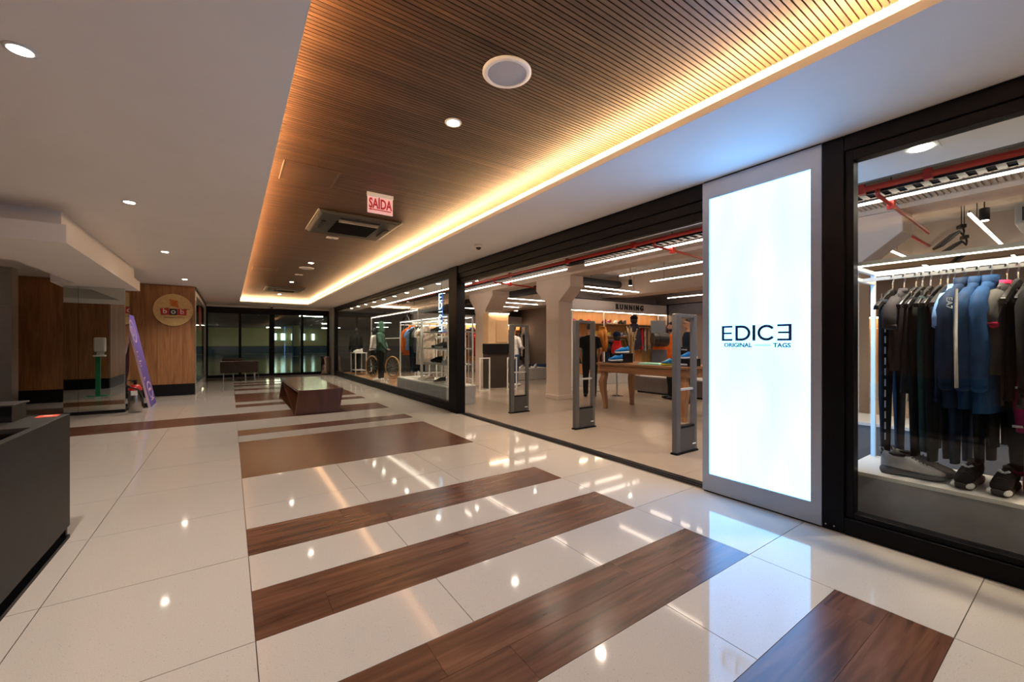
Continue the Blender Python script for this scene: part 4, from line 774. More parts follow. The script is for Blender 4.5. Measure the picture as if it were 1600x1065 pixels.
text('new balance', .045, .001, WSO, 'lettering', nb, (-.053, .088, .29), FACE_X, sx=.85); MB().box(-.163, -.16, -.08, .08, .02, .05).build('box_print', WSO, nb)
shoe('bright blue trainer resting on the black shoe box', (6.52, 4.08, 1.07), 1.0, BLU, WSO, BLU)
# ================================================================== PEOPLE
RIGHT = (.823, -.568)
def person(label, loc, dirx, **k):
    rz = math.atan2(dirx[0], -dirx[1]); t = thing('person', label, 'person', loc, rz); return figure(t, **k)
person('person in a loose white shirt and dark jeans behind the far security gate', (7.30, 10.5, 0), (.9, .3), h=1.86, skin=SKIN2, top=WHT, legs=DEN, shoes=WSO, hair=HAIR, sleeves='long', hem=.84, arms={-1: ((-.25, -.02, 1.17), (-.20, -.22, 1.13)), 1: ((.25, -.02, 1.17), (.2, -.24, 1.2))})
person('person in black T-shirt and black trousers behind the middle security gate', (7.40, 7.30, 0), (.75, .66), h=1.82, skin=SKIN, top=BKC, legs=BKC, shoes=BASEB, hair=HAIR, arms={-1: ((-.26, .02, 1.15), (-.20, -.14, .95)), 1: ((.24, 0, 1.15), (.22, -.12, .93))})
person('bearded person in an orange T-shirt talking behind the table', (8.70, 5.87, 0), (-.823, .4), h=1.83, skin=SKIN, top=ORG, legs=BKC, shoes=BASEB, hair=HAIR, beard=True)
p4 = person('person in a dark jacket and glasses behind the table', (8.42, 5.26, 0), (-.75, .65), h=1.88, skin=SKIN2, top=pal('ink', (.008, .014, .024)), legs=BKC, shoes=BASEB, hair=HAIR, sleeves='long')
k_ = 1.88/1.78; gb_ = MB()
for s_ in (-1, 1): gb_.tube([(k_*(s_*.032+.024*math.cos(2*PI*i/12)), -.102*k_, k_*(1.684+.018*math.sin(2*PI*i/12))) for i in range(13)], .003, 5, False).tube([(s_*.056*k_, -.100*k_, 1.688*k_), (s_*.083*k_, .0, 1.685*k_)], .003, 5)
gb_.tube([(-.008*k_, -.103*k_, 1.686*k_), (.008*k_, -.103*k_, 1.686*k_)], .003, 5).build('glasses', BASEB, p4)
# ================================================================== RUNNING DEPARTMENT
fa = thing('running_fascia', 'long grey fascia lettered RUNNING above the shoe shelves', 'sign', (11.0, 9.22, 0))
MB().box(-2.4, 2.39, 0, .12, 2.38, 2.71).build('fascia_board', FASC, fa); MB().box(-2.42, 2.39, -.02, .46, 2.71, 2.73).build('cap_strip', BLACK, fa); MB().box(-2.4, 2.39, .02, .46, 2.365, 2.38).build('underside', BASEB, fa); MB().box(-2.38, 2.38, .05, .09, 2.35, 2.365).build('led_strip', SHELFLED, fa)
text('RUNNING', .25, .012, BASEB, 'lettering', fa, (.25, -.014, 2.54), FACE_Y, sx=.92, space=1.52, bold=.006)
bay_x = [8.62, 10.03, 11.46, 12.88]
for i, (x0, x1) in enumerate(zip(bay_x, bay_x[1:]+[13.38])):
    t = thing('shelf_bay', 'lit wood-backed shelf bay of the running wall, %s from the column' % ORD[i], 'shelf unit', (x0, 9.24, 0), 0, 'shelf bays of the running wall'); W = x1-x0
    MB().box(-.015, .015, 0, .03, 0, 2.36).build('upright', WMET, t); MB().box(.0, W-.002, .44, .47, 0, 2.36).build('back_panel', SHELFW, t)
    MB().box(.016, W-.016, .02, .44, 1.95, 1.98).build('shelf', OAK, t)
    if i != 2: MB().box(.016, W-.016, .02, .44, 1.54, 1.57).build('shelf', OAK, t)
    MB().tube([(.016, .22, 1.46 if i != 2 else 1.90), (W-.016, .22, 1.46 if i != 2 else 1.90)], .012, 8).build('hanging_rail', WMET, t)
    MB().box(.016, W-.016, .01, .44, .0, .32).build('plinth_box', LGREY, t)
ci = 0
for i, (x, m, nm) in enumerate(((8.85, MRN, 'dark red'), (9.15, BKC, 'black'), (9.48, REDC, 'bright red'))): cap('%s cap on the top shelf beside the column' % nm, (x, 9.42, 1.98), PI, m)
for i, (x, m, s_, nm) in enumerate(((10.2, MRN, BASEB, 'dark red'), (10.45, MRN, WSO, 'plum and white'), (10.75, WHT, WSO, 'white'), (11.0, BKC, BASEB, 'black'), (11.2, CHA, BASEB, 'charcoal'))): shoe('%s trainer on the top shelf of the running wall' % nm, (x, 9.42, 1.98), 1.9, m, s_)
for i, (x, m, s_, nm) in enumerate(((9.75, YEL, WSO, 'small yellow'), (10.2, YEL, YEL, 'all yellow'), (10.42, YEL, WSO, 'yellow with white sole'), (10.72, NVY, WSO, 'navy and white'), (11.02, WHT, LBL, 'white with pale blue sole'), (11.25, GRY, WSO, 'grey'))): shoe('%s trainer on the middle shelf of the running wall' % nm, (x, 9.42, 1.57), 1.9, m, s_)
HW = mat('hanger_white', (.7, .7, .7), .35)
def hung_row(xs, y, z, items, where, rz, wd=.2, along='x'):
    for i, u in enumerate(xs):
        kind, m, L_, nm = items[i % len(items)]; p_ = (u, y, z) if along == 'x' else (y, u, z)
        hanger('hanger of the %s %s' % (ORD[i], where), p_, rz, HW, group='hangers '+where, w_=wd, hookm=WMET); garment(kind, '%s, %s %s' % (nm, ORD[i], where), p_, rz, m, L_, w_=wd, ph=i*1.3, group='clothes '+where)
hung_row([10.2+.1*k for k in range(9)], 9.46, 1.46, [('top', BKC, .62, 'black top'), ('top', NVY, .66, 'navy top'), ('top', CHA, .64, 'charcoal top')], 'on the rail below the yellow trainers', 1.1)
hung_row([8.8+.13*k for k in range(5)], 9.46, 1.46, [('top', TEAL, .66, 'teal top'), ('top', WHT, .60, 'white top'), ('top', CHA, .62, 'charcoal top')], 'on the rail beside the column', 1.1)
hung_row([11.6+.2*k for k in range(6)], 9.46, 1.90, [('jacket', NVY, .72, 'navy jacket'), ('jacket', LBL, .72, 'light blue jacket'), ('top', WHT, .7, 'white top'), ('jacket', REDC, .7, 'red jacket'), ('top', CRM, .74, 'cream top'), ('jacket', TAN, .7, 'tan jacket')], 'on the high rail right of the running lettering', .6)
hung_row([12.95+.1*k for k in range(4)], 9.46, 1.46, [('jacket', TAN, .7, 'tan jacket'), ('jacket', BKC, .72, 'black jacket')], 'in the corner of the running wall', .9)
bw = thing('corner_fascia', 'dark grey fascia on the back wall right of the running sign', 'fascia', (13.36, 7.9, 0)); MB().box(-.08, .04, -.75, 1.25, 2.35, 2.72).build('fascia_board', mat('fascia_dark', (.10, .10, .12), .5), bw); MB().box(-.09, .0, -.77, 1.27, 2.72, 2.75).build('cap_strip', BLACK, bw); MB().box(-.1, -.08, -.78, -.74, 0, 2.72).build('upright', BLACK, bw); MB().box(-.1, -.08, 1.21, 1.25, 0, 2.72).build('upright', BLACK, bw)
t = thing('wall_rail_unit', 'wood-backed wall unit with dark hanging clothes on the back wall', 'shelf unit', (13.35, 4.6, 0)); MB().box(0, .05, -2.0, 2.45, .0, 2.33).build('back_panel', SHELFW, t); MB().box(-.4, 0, -2.0, 2.45, 1.98, 2.01).build('shelf', OAK, t); MB().tube([(-.22, -2, 1.7), (-.22, 2.45, 1.7)], .012).build('hanging_rail', WMET, t); MB().box(-.42, 0, -2, 2.45, 0, .35).build('plinth_box', LGREY, t); MB().box(-.2, -.16, -2, 2.45, 1.955, 1.975).build('led_strip', SHELFLED, t)
hung_row([5.5+.16*k for k in range(9)], 13.12, 1.70, [('jacket', CHA, .8, 'charcoal jacket'), ('jacket', GRY, .8, 'grey jacket'), ('jacket', NVY, .8, 'navy jacket')], 'on the back wall rail', .5, along='y')
# mustard and red outfits on busts behind the gates
def bust(label, loc, rz, m, hat=None, h=1.2):
    t = thing('dressed_bust', label, 'mannequin bust', loc, rz); MB().lathe([(.16, 0), (.16, .02), (.02, .03), (.02, h-.55)], n=20).build('stand', CHROME, t)
    MB().loft([fold_ring(.17, .12, h-.62, amp=.04, ph=1), fold_ring(.16, .12, h-.4, amp=.04), fold_ring(.19, .13, h-.15), fold_ring(.20, .12, h-.05), fold_ring(.08, .08, h+.02), fold_ring(.06, .06, h+.08)]).build('jacket_body', m, t, smooth=True)
    for s_ in (-1, 1): MB().tube([(s_*.17, 0, h-.06), (s_*.24, -.02, h-.25), (s_*.23, -.06, h-.52)], [.07, .065, .05], 10).build('sleeve', m, t, smooth=True)
    MB().loft([fold_ring(.10, .10, h+.0), fold_ring(.095, .095, h+.07)], caps=False).build('collar', m, t)
    if hat: MB().ball((0, 0, h+.17), (.085, .1, .12), 12, 8).build('head', MANN, t, smooth=True); MB().lathe([(.10, h+.2), (.10, h+.24), (.07, h+.30), (.01, h+.32)], n=16).build('cap', hat, t, smooth=True)
    return t
bust('mustard jacket on a bust behind the middle security gate', (8.55, 7.95, .0), .5, MUS, None, 1.72); bust('red jacket on a bust between the gate and the table', (8.05, 7.0, 0), .6, REDC, NVY, 1.32); bust('dark jacket and black cap on a bust behind the dried grasses', (8.9, 7.15, .45), .2, pal('slate', (.05, .05, .09)), BKC, 1.33)
pl = thing('low_plinth', 'low grey display plinth behind the oak table', 'plinth', (9.55, 6.2, 0)); MB().box(-.36, .36, -3.4, 1.15, .04, .42).build('body', mat('plinth_taupe', (.15, .13, .115), .5), pl, bevel=.004); MB().box(-.37, .37, -3.41, 1.16, .42, .45).build('top_board', LGREY, pl); MB().box(-.32, .32, -3.36, 1.1, 0, .04).build('recessed_base', BASEB, pl)
t = thing('low_rail', 'chrome floor rail of jerseys before the back wall', 'rack', (10.6, 7.3, 0)); MB().tube([(-.6, 0, 0), (-.6, 0, 1.35), (.6, 0, 1.35), (.6, 0, 0)], .015).build('rail_frame', CHROME, t); MB().box(-.62, -.58, -.25, .25, 0, .02).build('foot', CHROME, t); MB().box(.58, .62, -.25, .25, 0, .02).build('foot', CHROME, t)
hung_row([10.1+.14*k for k in range(8)], 7.3, 1.35, [('top', NVY, .6, 'navy jersey'), ('top', LBL, .6, 'light blue jersey'), ('top', WHT, .6, 'white jersey'), ('top', REDC, .6, 'red jersey')], 'on the low chrome rail', .9)
# ================================================================== RIGHT WINDOW: RACK, CLOTHES, SHOES
pd = thing('window_platform', 'white topped grey platform below the clothes rack', 'platform', (4.1, -1.0, 0)); MB().box(-.31, .32, -2.4, 2.11, .0, .385).build('body', mat('platform_grey', (.36, .36, .38), .4), pd); MB().box(-.325, .33, -2.41, 2.12, .385, .41).build('top_board', WMET, pd)
rack('white tube clothes rack with light strips in the right window', (4.40, -.95, .41), 2.04, .62, 1.525, rz=PI/2)
RZ = -.20; RX, RZZ = 4.09, 1.823
HB = None
G = [(.902, 'pants', pal('rack_navy', (.018, .022, .034)), 1.13, 'long navy trousers with pale side seam, first on the rack'), (.838, 'top', pal('plum_grey', (.045, .040, .046)), .56, 'plum grey T-shirt, second on the rack'), (.774, 'tank', CHA, .62, 'charcoal tank top, third on the rack'), (.742, 'pants', BKC, 1.10, 'black leggings, fourth on the rack'),
     (.700, 'pants', DTL, 1.06, 'dark teal trousers, fifth on the rack'), (.652, 'pants', pal('rack_black', (.010, .011, .014)), 1.12, 'black trousers, sixth on the rack'), (.616, 'tank', NVY, .66, 'navy tank top, seventh on the rack'), (.586, 'top', LBL, .62, 'light blue T-shirt, eighth on the rack'),
     (.540, 'jacket', pal('stripe_jacket', (.010, .024, .062), .7), .80, 'navy jacket with a white sleeve stripe on the rack'), (.478, 'jacket', BLJ, .80, 'blue track jacket right of the striped jacket'), (.420, 'jacket', BL2, .82, 'brighter blue hooded jacket on the rack'), (.355, 'top', pal('warm_grey', (.075, .072, .07)), .56, 'grey T-shirt with pink cuffs on the rack'),
     (.310, 'tank', BKC, .62, 'black tank top right of the pink cuffed T-shirt'), (.262, 'tank', pal('rack_mesh', (.06, .06, .06)), .66, 'dark mesh tank top near the right edge'), (.205, 'jacket', BKC, .70, 'black jacket at the right edge of the window'), (.14, 'jacket', CHA, .74, 'charcoal jacket beyond the right edge')]
for i, (y, k, m, L_, lab) in enumerate(G):
    hanger('black hanger holding the %s' % lab.split(',')[0].replace(' on the rack', ' hanging on the rack'), (RX, y, RZZ+.005), RZ+.05*math.sin(i*2.1), group='hangers on the window rack', w_=.22)
    t = garment(k, lab, (RX, y, RZZ), RZ+.05*math.sin(i*2.1), m, L_, w_=.215, d_=.022 if k != 'jacket' else .026, trim=PNK if 'pink cuffs' in lab else None, ph=i*.9, group='clothes on the window rack')
    if 'white sleeve stripe' in lab:
        MB().loft([[(-.285+o_, -.075, -.13+0*o_) for o_ in (0,)]+[(-.265, -.078, -.13), (-.262, -.072, -.13), (-.285, -.070, -.13)], [(-.315, -.082, -.40), (-.292, -.086, -.40), (-.29, -.08, -.40), (-.315, -.076, -.40)], [(-.30, -.08, -.76), (-.275, -.084, -.76), (-.272, -.078, -.76), (-.30, -.074, -.76)]]).build('sleeve_stripe', WHT, t)
        text('EA7', .045, .001, WSO, 'lettering', t, (-.325, -.06, -.22), (PI/2, PI/2, -.6))
    if 'pale side seam' in lab:
        for q_ in range(12): MB().box(-.170, -.164, -.034, -.028, -.32-q_*.078, -.27-q_*.078).build('seam_mark', LGREY, t)
for i, (y, L_) in enumerate(((.565, 1.13), (.455, 1.10), (.39, .98))):
    garment('pants', 'black trousers hanging low between the blue jackets, %s from the left' % ORD[i], (RX+.09, y, RZZ), RZ, BKC if i else NVY, L_, w_=.2, d_=.025, ph=i, group='trousers between the jackets')
mg = garment('jacket', 'black jacket with maroon lettered sleeve hanging low at the right edge', (4.30, .27, 1.30), RZ, BKC, .52, trim=MRN, w_=.2); MB().tube([(-.26, -.05, -.15), (-.29, -.06, -.32), (-.285, -.065, -.50)], [.05, .056, .048], 10).build('maroon_panel', MRN, mg, smooth=True)
for z_ in (-.22, -.46): MB().tube([(-.275, -.055, z_), (-.276, -.056, z_-.014)], .0585, 12).build('white_band', WHT, mg)
hanger('black hanger of the jacket with the maroon sleeve', (4.30, .27, 1.305), RZ, w_=.2)
t = thing('low_hanging_rail', 'low white rail at the right end of the window platform', 'rack', (4.30, .0, .41)); MB().tube([(0, .33, 0), (0, .33, .895), (0, -.5, .895), (0, -.5, 0)], .01).build('rail_frame', WMET, t)
GS = mat('fade_grey', (.30, .30, .31), .6, var=.6, scale=5); BS = mat('black_sole', (.02, .02, .02), .6)
shoe('grey and white fading trainer lying along the window, front of its pair', (3.93, .765, .41), PI+.12, GS, mat('grey_sole', (.10, .10, .105), .6), GRY, 'grey pair', 1.12); shoe('grey and white fading trainer lying along the window, rear of its pair', (4.06, .735, .41), PI+.1, GS, mat('grey_sole', (.10, .10, .105), .6), GRY, 'grey pair', 1.12)
for lab, y in (('black trainer with white toe edges beside the grey pair', .505), ('black trainer with white toe edges at the right of the window', .352)):
    t = shoe(lab, (4.0, y, .41), PI/2-.12, BKC, BS, BS, 'black pair', 1.12)
    for s_ in (-1, 1): MB().ball((s_*.030, .105, .024), (.017, .045, .016), 10, 6).build('white_edge', WSO, t, smooth=True)
    MB().prism([(-.024, .122), (0, .108), (.024, .122), (.016, .130), (0, .119), (-.016, .130)], 'y', .018, .032).build('tongue_mark', WSO, t)
MB()
bg = thing('shopping_bag', 'orange red paper shopping bag at the right edge of the window', 'bag', (4.12, .235, .41), .1); MB().loft([[(a*.13, c*.055, z) for a, c in ((-1,-1),(1,-1),(1,1),(-1,1))] for z in (0, .28)]).build('bag_body', mat('bag_red', (.62, .05, .02), .5), bg); MB().tube([(-.06, -.05, .28), (-.05, -.05, .36), (.05, -.05, .36), (.06, -.05, .28)], .004, 6).build('handle', REDP, bg)
p2 = thing('inner_plinth', 'long grey cabinet plinth behind the window rack', 'plinth', (6.0, .55, 0))
for k in range(4): MB().box(-.35, .35, -1.6+k*.75, -.86+k*.75, .0, .46).build('cabinet_block', DGREY, p2, bevel=.003)
MB().box(-.37, .37, -1.62, 1.42, .46, .49).build('top_board', LGREY, p2)
rack('white rail of red and pink clothes behind the window rack', (6.25, -1.0, .49), 2.3, .5, 1.3, rz=PI/2, posts=.012, lit=False)
for i, (y, m, k, L_, nm) in enumerate(((1.05, CRM, 'jacket', .8, 'cream jacket'), (.85, TEAL, 'top', .7, 'teal top'), (.62, CRM, 'pants', .95, 'pale pink trousers'), (.40, WHT, 'top', .72, 'white top'), (.2, REDC, 'pants', .95, 'red trousers'), (.0, PNK, 'top', .8, 'pink top'))):
    hanger('white hanger of the %s on the inner rail' % nm, (6.0, y, 1.69), -.3, HW, w_=.2, hookm=WMET, group='hangers on the inner rail'); garment(k, '%s on the inner rail behind the window rack' % nm, (6.0, y, 1.685), -.3, m, L_, group='clothes on the inner rail')
# ================================================================== LONG WINDOW DISPLAY
pp = thing('display_plinth', 'grey display plinth with pale top in the long window', 'plinth', (4.15, 9.5, 0)); MB().box(-.35, .35, -1.53, 1.6, 0, .385).build('body', mat('platform_grey', (.36, .36, .38), .4), pp); MB().box(-.36, .36, -1.54, 1.61, .385, .41).build('top_board', WMET, pp)
rack('white tube clothes rack on the plinth of the long window', (4.42, 9.55, .41), 1.5, .55, 1.53, rz=PI/2)
for i, (y, k, m, L_, nm) in enumerate(((10.95, 'jacket', ORG, .75, 'orange red jacket'), (10.78, 'top', LBL, .6, 'pale blue top'), (10.62, 'pants', BKC, 1.1, 'black trousers nearest the blue top'), (10.48, 'pants', NVY, 1.12, 'navy trousers'), (10.34, 'pants', BKC, 1.1, 'black trousers nearest the grey top'), (10.20, 'top', GRY, .66, 'grey top'), (10.02, 'top', WHT, .95, 'long white top'), (9.86, 'top', CRM, .95, 'long cream top'))):
    hanger('hanger of the %s in the long window' % nm, (4.145, y, 1.86), -.45, group='hangers in the long window'); garment(k, '%s on the long window rack' % nm, (4.145, y, 1.855), -.45, m, L_, ph=i, group='clothes in the long window')
sc = rack('white shelf stand with shoes and folded clothes beside the entrance', (4.44, 7.98, .41), 1.42, .6, 1.53, rz=PI/2, shelves=(.47, .82, 1.20), hang=False, name='shelf_stand', cat='shelf unit')
def folded(label, loc, rz, ms, w_=.26, d_=.2, group=None):
    t = thing('folded_clothes', label, 'folded clothes', loc, rz, group)
    for i, m in enumerate(ms): MB().box(-w_/2, w_/2, -d_/2, d_/2, i*.03, i*.03+.029).build('fold', m, t, bevel=.01)
for i, (z, lev) in enumerate(((.88, 'lowest'), (1.23, 'middle'), (1.61, 'top'))):
    for j, y in enumerate((8.2, 8.55, 8.95, 9.2)):
        if (i+j) % 2: shoe('%s trainer on the %s shelf of the entrance stand, %s from its near end' % (('black', 'white', 'grey', 'black')[j], lev, ORD[j]), (4.12, y, z), 1.2, (BKC, WHT, GRY, BKC)[j], (BS, WSO, WSO, BS)[j], group='goods on the entrance shelf stand')
        else: folded('folded %s clothes on the %s shelf of the entrance stand, %s from its near end' % (('black', 'navy', 'charcoal', 'white')[(i+j) % 4], lev, ORD[j]), (4.14, y, z), 1.57, [(BKC, NVY, CHA, WHT)[(i+j) % 4]]*2, group='goods on the entrance shelf stand')
for j, (y, m, nm) in enumerate(((9.75, WHT, 'white'), (9.45, CRM, 'cream'), (8.8, BKC, 'black'), (8.25, WHT, 'white and grey'))): shoe('%s trainer on the plinth top of the long window' % nm, (4.02, y, .41), 1.3, m, WSO)
# neon
NEON = glow('neon_white', (.45, .78, 1.0), 3.0); NEONB = glow('neon_blue', (.02, .16, 1.0), 1.6)
ne = thing('neon_sign', 'vertical white blue neon letters hanging behind the long window', 'neon sign', (3.76, 8.2, 1.55))
LH = .15; z = .70
def nl(nm, strokes, zb):
    b = MB()
    for s_ in strokes: b.tube([(0, .09-u, zb+v) for u, v in s_], .0115, 8)
    b.build('letter_'+nm, NEON, ne)
nl('e', [[(.17, 0), (.03, 0), (.03, .15), (.17, .15)], [(.03, .075), (.14, .075)]], .71)
nl('d', [[(.03, 0), (.03, .15), (.10, .145), (.155, .11), (.165, .075), (.155, .04), (.10, .005), (.03, 0)]], .53)
nl('i', [[(.02, .03), (.18, .03)]], .44)
nl('c', [[(.17, .03), (.13, .0), (.07, .0), (.03, .04), (.02, .075), (.03, .11), (.07, .15), (.13, .15), (.17, .12)]], .25)
nl('reversed_e', [[(.03, 0), (.17, 0), (.17, .15), (.03, .15)], [(.17, .075), (.06, .075)]], .05)
MB().box(.025, .035, -.02, .02, 0, .9).build('backing_bar', BLACK, ne); MB().tube([(.03, 0, .9), (.03, 0, 1.17)], .005, 6).build('hanging_wire', BLACK, ne)
MB().box(.036, .044, -.03, .03, .02, .88).build('blue_halo_strip', NEONB, ne)
# wooden platform, bicycle, mannequins
wp = thing('wood_platform', 'low light wood platform below the bicycle', 'platform', (4.5, 14.6, 0))
for k in range(7): MB().box(-.78+k*.215, -.568+k*.215, -3.4, 3.5, 0, .12).build('platform_board', OAK, wp, bevel=.002)
mq = thing('mannequin', 'mannequin in a green hooded sweatshirt and black trousers before the bicycle', 'mannequin', (4.02, 13.35, .12), math.atan2(-.85, -.53))
figure(mq, h=1.88, skin=MANN, top=GHD, legs=BKC, shoes=WSO, hood=True, headless=True, sleeves='long', arms={-1: ((-.28, .06, 1.17), (-.12, .17, 1.0)), 1: ((.28, .06, 1.17), (.12, .18, .98))})
m2 = thing('mannequin', 'mannequin in white jacket and dark trousers beyond the bicycle', 'mannequin', (4.66, 16.3, .12), PI+.9)
figure(m2, h=1.80, skin=MANN, top=WHT, legs=BKC, shoes=BASEB, headless=True, sleeves='long')
m3 = thing('mannequin', 'mannequin in a long black coat at the far end of the window', 'mannequin', (4.3, 17.6, .12), PI+.3)
figure(m3, h=1.85, skin=MANN, top=BKC, legs=BKC, shoes=BASEB, headless=True, sleeves='long', hem=.75)
shoe('white trainer on the wooden platform in front of the mannequin', (3.86, 12.6, .12), -.6, WHT, WSO); shoe('second white trainer on the wooden platform', (3.98, 12.45, .12), -.4, WHT, WSO)
sb = thing('side_stand', 'white steel side stand with shoes at the far end of the window', 'stand', (4.12, 16.5, .12))
for x_ in (-.2, .2):
    for y_ in (-.35, .35): MB().box(x_-.015, x_+.015, y_-.015, y_+.015, 0, .82).build('leg', WMET, sb)
MB().box(-.23, .23, -.38, .38, .82, .85).build('top', WMET, sb); MB().box(-.2, .2, -.35, .35, .16, .18).build('shelf', WMET, sb)
shoe('white trainer on the side stand, left of the pair', (4.1, 16.62, .97), 1.4, WHT, WSO); shoe('white trainer on the side stand, right of the pair', (4.1, 16.42, .97), 1.4, WHT, WSO)
def wheel(t, c, r, tire, nm='wheel'):
    w_ = bpy.data.objects.new(nm, None); COL.objects.link(w_); w_.parent = t; w_.location = c
    MB().tube([(0, r*math.cos(2*PI*i/32), r*math.sin(2*PI*i/32)) for i in range(33)], .028, 8, False).build('tyre', tire, w_, smooth=True)
    MB().tube([(0, (r-.04)*math.cos(2*PI*i/32), (r-.04)*math.sin(2*PI*i/32)) for i in range(33)], .014, 6, False).build('rim', BASEB, w_, smooth=True)
    MB().tube([(-.05, 0, 0), (.05, 0, 0)], .025, 10).build('hub', BASEB, w_)
    for i in range(12): MB().tube([(.01, .02*math.cos(PI*i/6), .02*math.sin(PI*i/6)), (0, (r-.045)*math.cos(PI*i/6), (r-.045)*math.sin(PI*i/6))], .003, 4).build('spoke', LGREY, w_)
def bicycle(label, loc, rz, tire, frame_m, seat_m, tilt=None):
    t = thing('bicycle', label, 'bicycle', loc, rz); R_w = .36
    if tilt: t.rotation_euler = tilt
    wheel(t, (0, -.56, R_w+.028), R_w, tire); wheel(t, (0, .56, R_w+.028), R_w, tire)
    bb, st0, hd, hd2, ra, fa_ = (0, .08, .34), (0, .22, .86), (0, -.36, .90), (0, -.39, .76), (0, .56, R_w+.028), (0, -.56, R_w+.028)
    b = MB()
    for p_, q_, r_ in ((bb, st0, .018), (bb, hd2, .022), (st0, hd, .018), (hd, hd2, .022), (bb, ra, .012), (st0, ra, .010)): b.tube([p_, q_], r_, 8)
    b.build('frame', frame_m, t, smooth=True); MB().tube([hd2, (0, -.46, .62), fa_], .016, 8).build('fork', frame_m, t)
    MB().tube([(0, .22, .86), (0, .25, .98)], .014, 8).build('seat_post', BASEB, t); MB().loft([[(a*w_, y, .99+c*.022) for a, c in ((-1,-1),(1,-1),(1,1),(-1,1))] for y, w_ in ((.36, .07), (.30, .075), (.2, .03), (.1, .018))]).build('saddle', seat_m, t, bevel=.008)
    MB().tube([hd, (0, -.40, 1.0)], .014, 8).build('stem', BASEB, t); MB().tube([(-.30, -.34, 1.04), (-.2, -.40, 1.03), (0, -.42, 1.01), (.2, -.40, 1.03), (.30, -.34, 1.04)], .013, 8).build('handlebar', BASEB, t)
    MB().tube([(-.02, .08, .34), (.05, .08, .34)], .085, 20).build('chainring', BASEB, t); MB().box(.05, .065, .07, .09, .17, .35).box(.05, .14, .06, .10, .16, .175).build('crank', BASEB, t)
bicycle('black bicycle with tan tyres standing on the wooden platform', (4.36, 14.28, .12), .347+PI, mat('tan_tyre', (.40, .22, .08), .6), BASEB, mat('saddle_red', (.45, .06, .02), .4))
fr_ = thing('display_scaffold', 'tall white display frame behind the mannequins', 'frame', (5.0, 12.6, .0))
for y_ in (0, 5.3): MB().box(-.018, .018, y_-.018, y_+.018, 0, 2.45).build('post', WMET, fr_)
MB().box(-.018, .018, .018, 5.282, 2.41, 2.45).build('top_bar', WMET, fr_); MB().box(-.012, .012, .018, 5.282, 1.5, 1.53).build('middle_bar', WMET, fr_); MB().box(-.008, .008, .018, 5.28, 2.40, 2.41).build('led_strip', TUBE, fr_)
hwh = thing('spare_bicycle_wheel', 'black bicycle wheel hanging on the display frame', 'bicycle wheel', (4.93, 13.5, 1.55)); wheel(hwh, (0, 0, .36), .34, RUBBER); MB().tube([(.03, 0, .72), (.06, 0, .90)], .008, 6).build('hook', CHROME, hwh)
bh = thing('brand_fascia', 'dark hanging fascia strip with small pale lettering above the long display', 'fascia', (5.25, 12.7, 2.35)); MB().box(-.03, .03, -1.5, 1.2, 0, .26).build('board', mat('fascia_black', (.03, .03, .033), .5), bh); text('NEW SPORTS COLLECTION', .15, .002, LGREY, 'lettering', bh, (-.033, -.15, .13), FACE_X, sx=1.05)
for y_ in (-1.2, .9): MB().tube([(0, y_, .26), (0, y_, 1.14)], .008, 6).build('drop_rod', BLACK, bh)
# ================================================================== INNER SHOP BEHIND THE ENTRANCE
nc = thing('fitting_niche', 'lit beige niche with dark base on the far column', 'cabinet', (6.70, 10.3, 0)); MB().box(-.45, .27, 0, .29, 1.32, 2.22).build('upper_panel', mat('niche_beige', (.55, .36, .20), .6, var=.03), nc); MB().box(-.18, .22, -.015, .0, 1.36, 2.02).build('door', mat('niche_door', (.46, .29, .15), .55, var=.03), nc, bevel=.004); MB().box(-.47, .29, -.03, .29, 1.02, 1.32).build('black_band', BASEB, nc); MB().box(-.45, .27, 0, .29, 0, 1.02).build('base_cabinet', mat('niche_brown', (.035, .025, .02), .4), nc); MB().box(-.47, .29, -.06, .29, 2.22, 2.26).build('light_hood', BEIGE, nc); MB().box(-.40, .26, -.05, -.02, 2.205, 2.22).build('led_strip', SHELFLED, nc)
for i, (x_, y_) in enumerate(((5.72, 9.86), (6.55, 9.72))):
    t = thing('frame_stand', 'low white rectangular tube frame %s' % ('left of the niche', 'right of the niche')[i], 'stand', (x_, y_, 0), .0, 'low white frames'); w_ = .31
    for x2 in (0, w_):
        MB().box(x2-.015, x2+.015, -.015, .015, 0, .93).build('upright', WMET, t)
    MB().box(.015, w_-.015, -.015, .015, .90, .93).build('top_bar', WMET, t); MB().box(.015, w_-.015, -.015, .015, 0, .03).build('bottom_bar', WMET, t)
for i, (x_, y_) in enumerate(((4.75, 10.6), (5.1, 12.6))):
    rack('white shelf rack of shoes deep in the shop, %s from the entrance' % ORD[i], (x_, y_, 0), .9, .5, 1.95, shelves=(.35, .8, 1.15, 1.5), hang=False, name='shelf_stand', cat='shelf unit', group='deep shelf racks')
    for zi, z in enumerate((.8, 1.15, 1.5)):
        for j in range(4): shoe('%s trainer on deep rack %s, %s board, %s along' % (('brown', 'white', 'black', 'tan')[(zi+j) % 4], ('one', 'two')[i], ('low', 'mid', 'high')[zi], ORD[j]), (x_+.12+j*.2, y_+.22, z), PI+.2, (TAN, WHT, BKC, MUS)[(zi+j) % 4], WSO, group='shoes on the deep racks')
lb = thing('low_bench', 'white and navy low display bench near the far clothes rails', 'bench', (9.6, 12.4, 0)); MB().box(-1.3, .2, -.5, .5, 0, .42).build('white_block', WMET, lb, bevel=.01); MB().box(.2, 1.0, -.45, .5, 0, .38).build('grey_block', LGREY, lb, bevel=.01); MB().box(.2, 1.0, -.46, .5, .38, .50).build('navy_cushion', NVY, lb, bevel=.03)
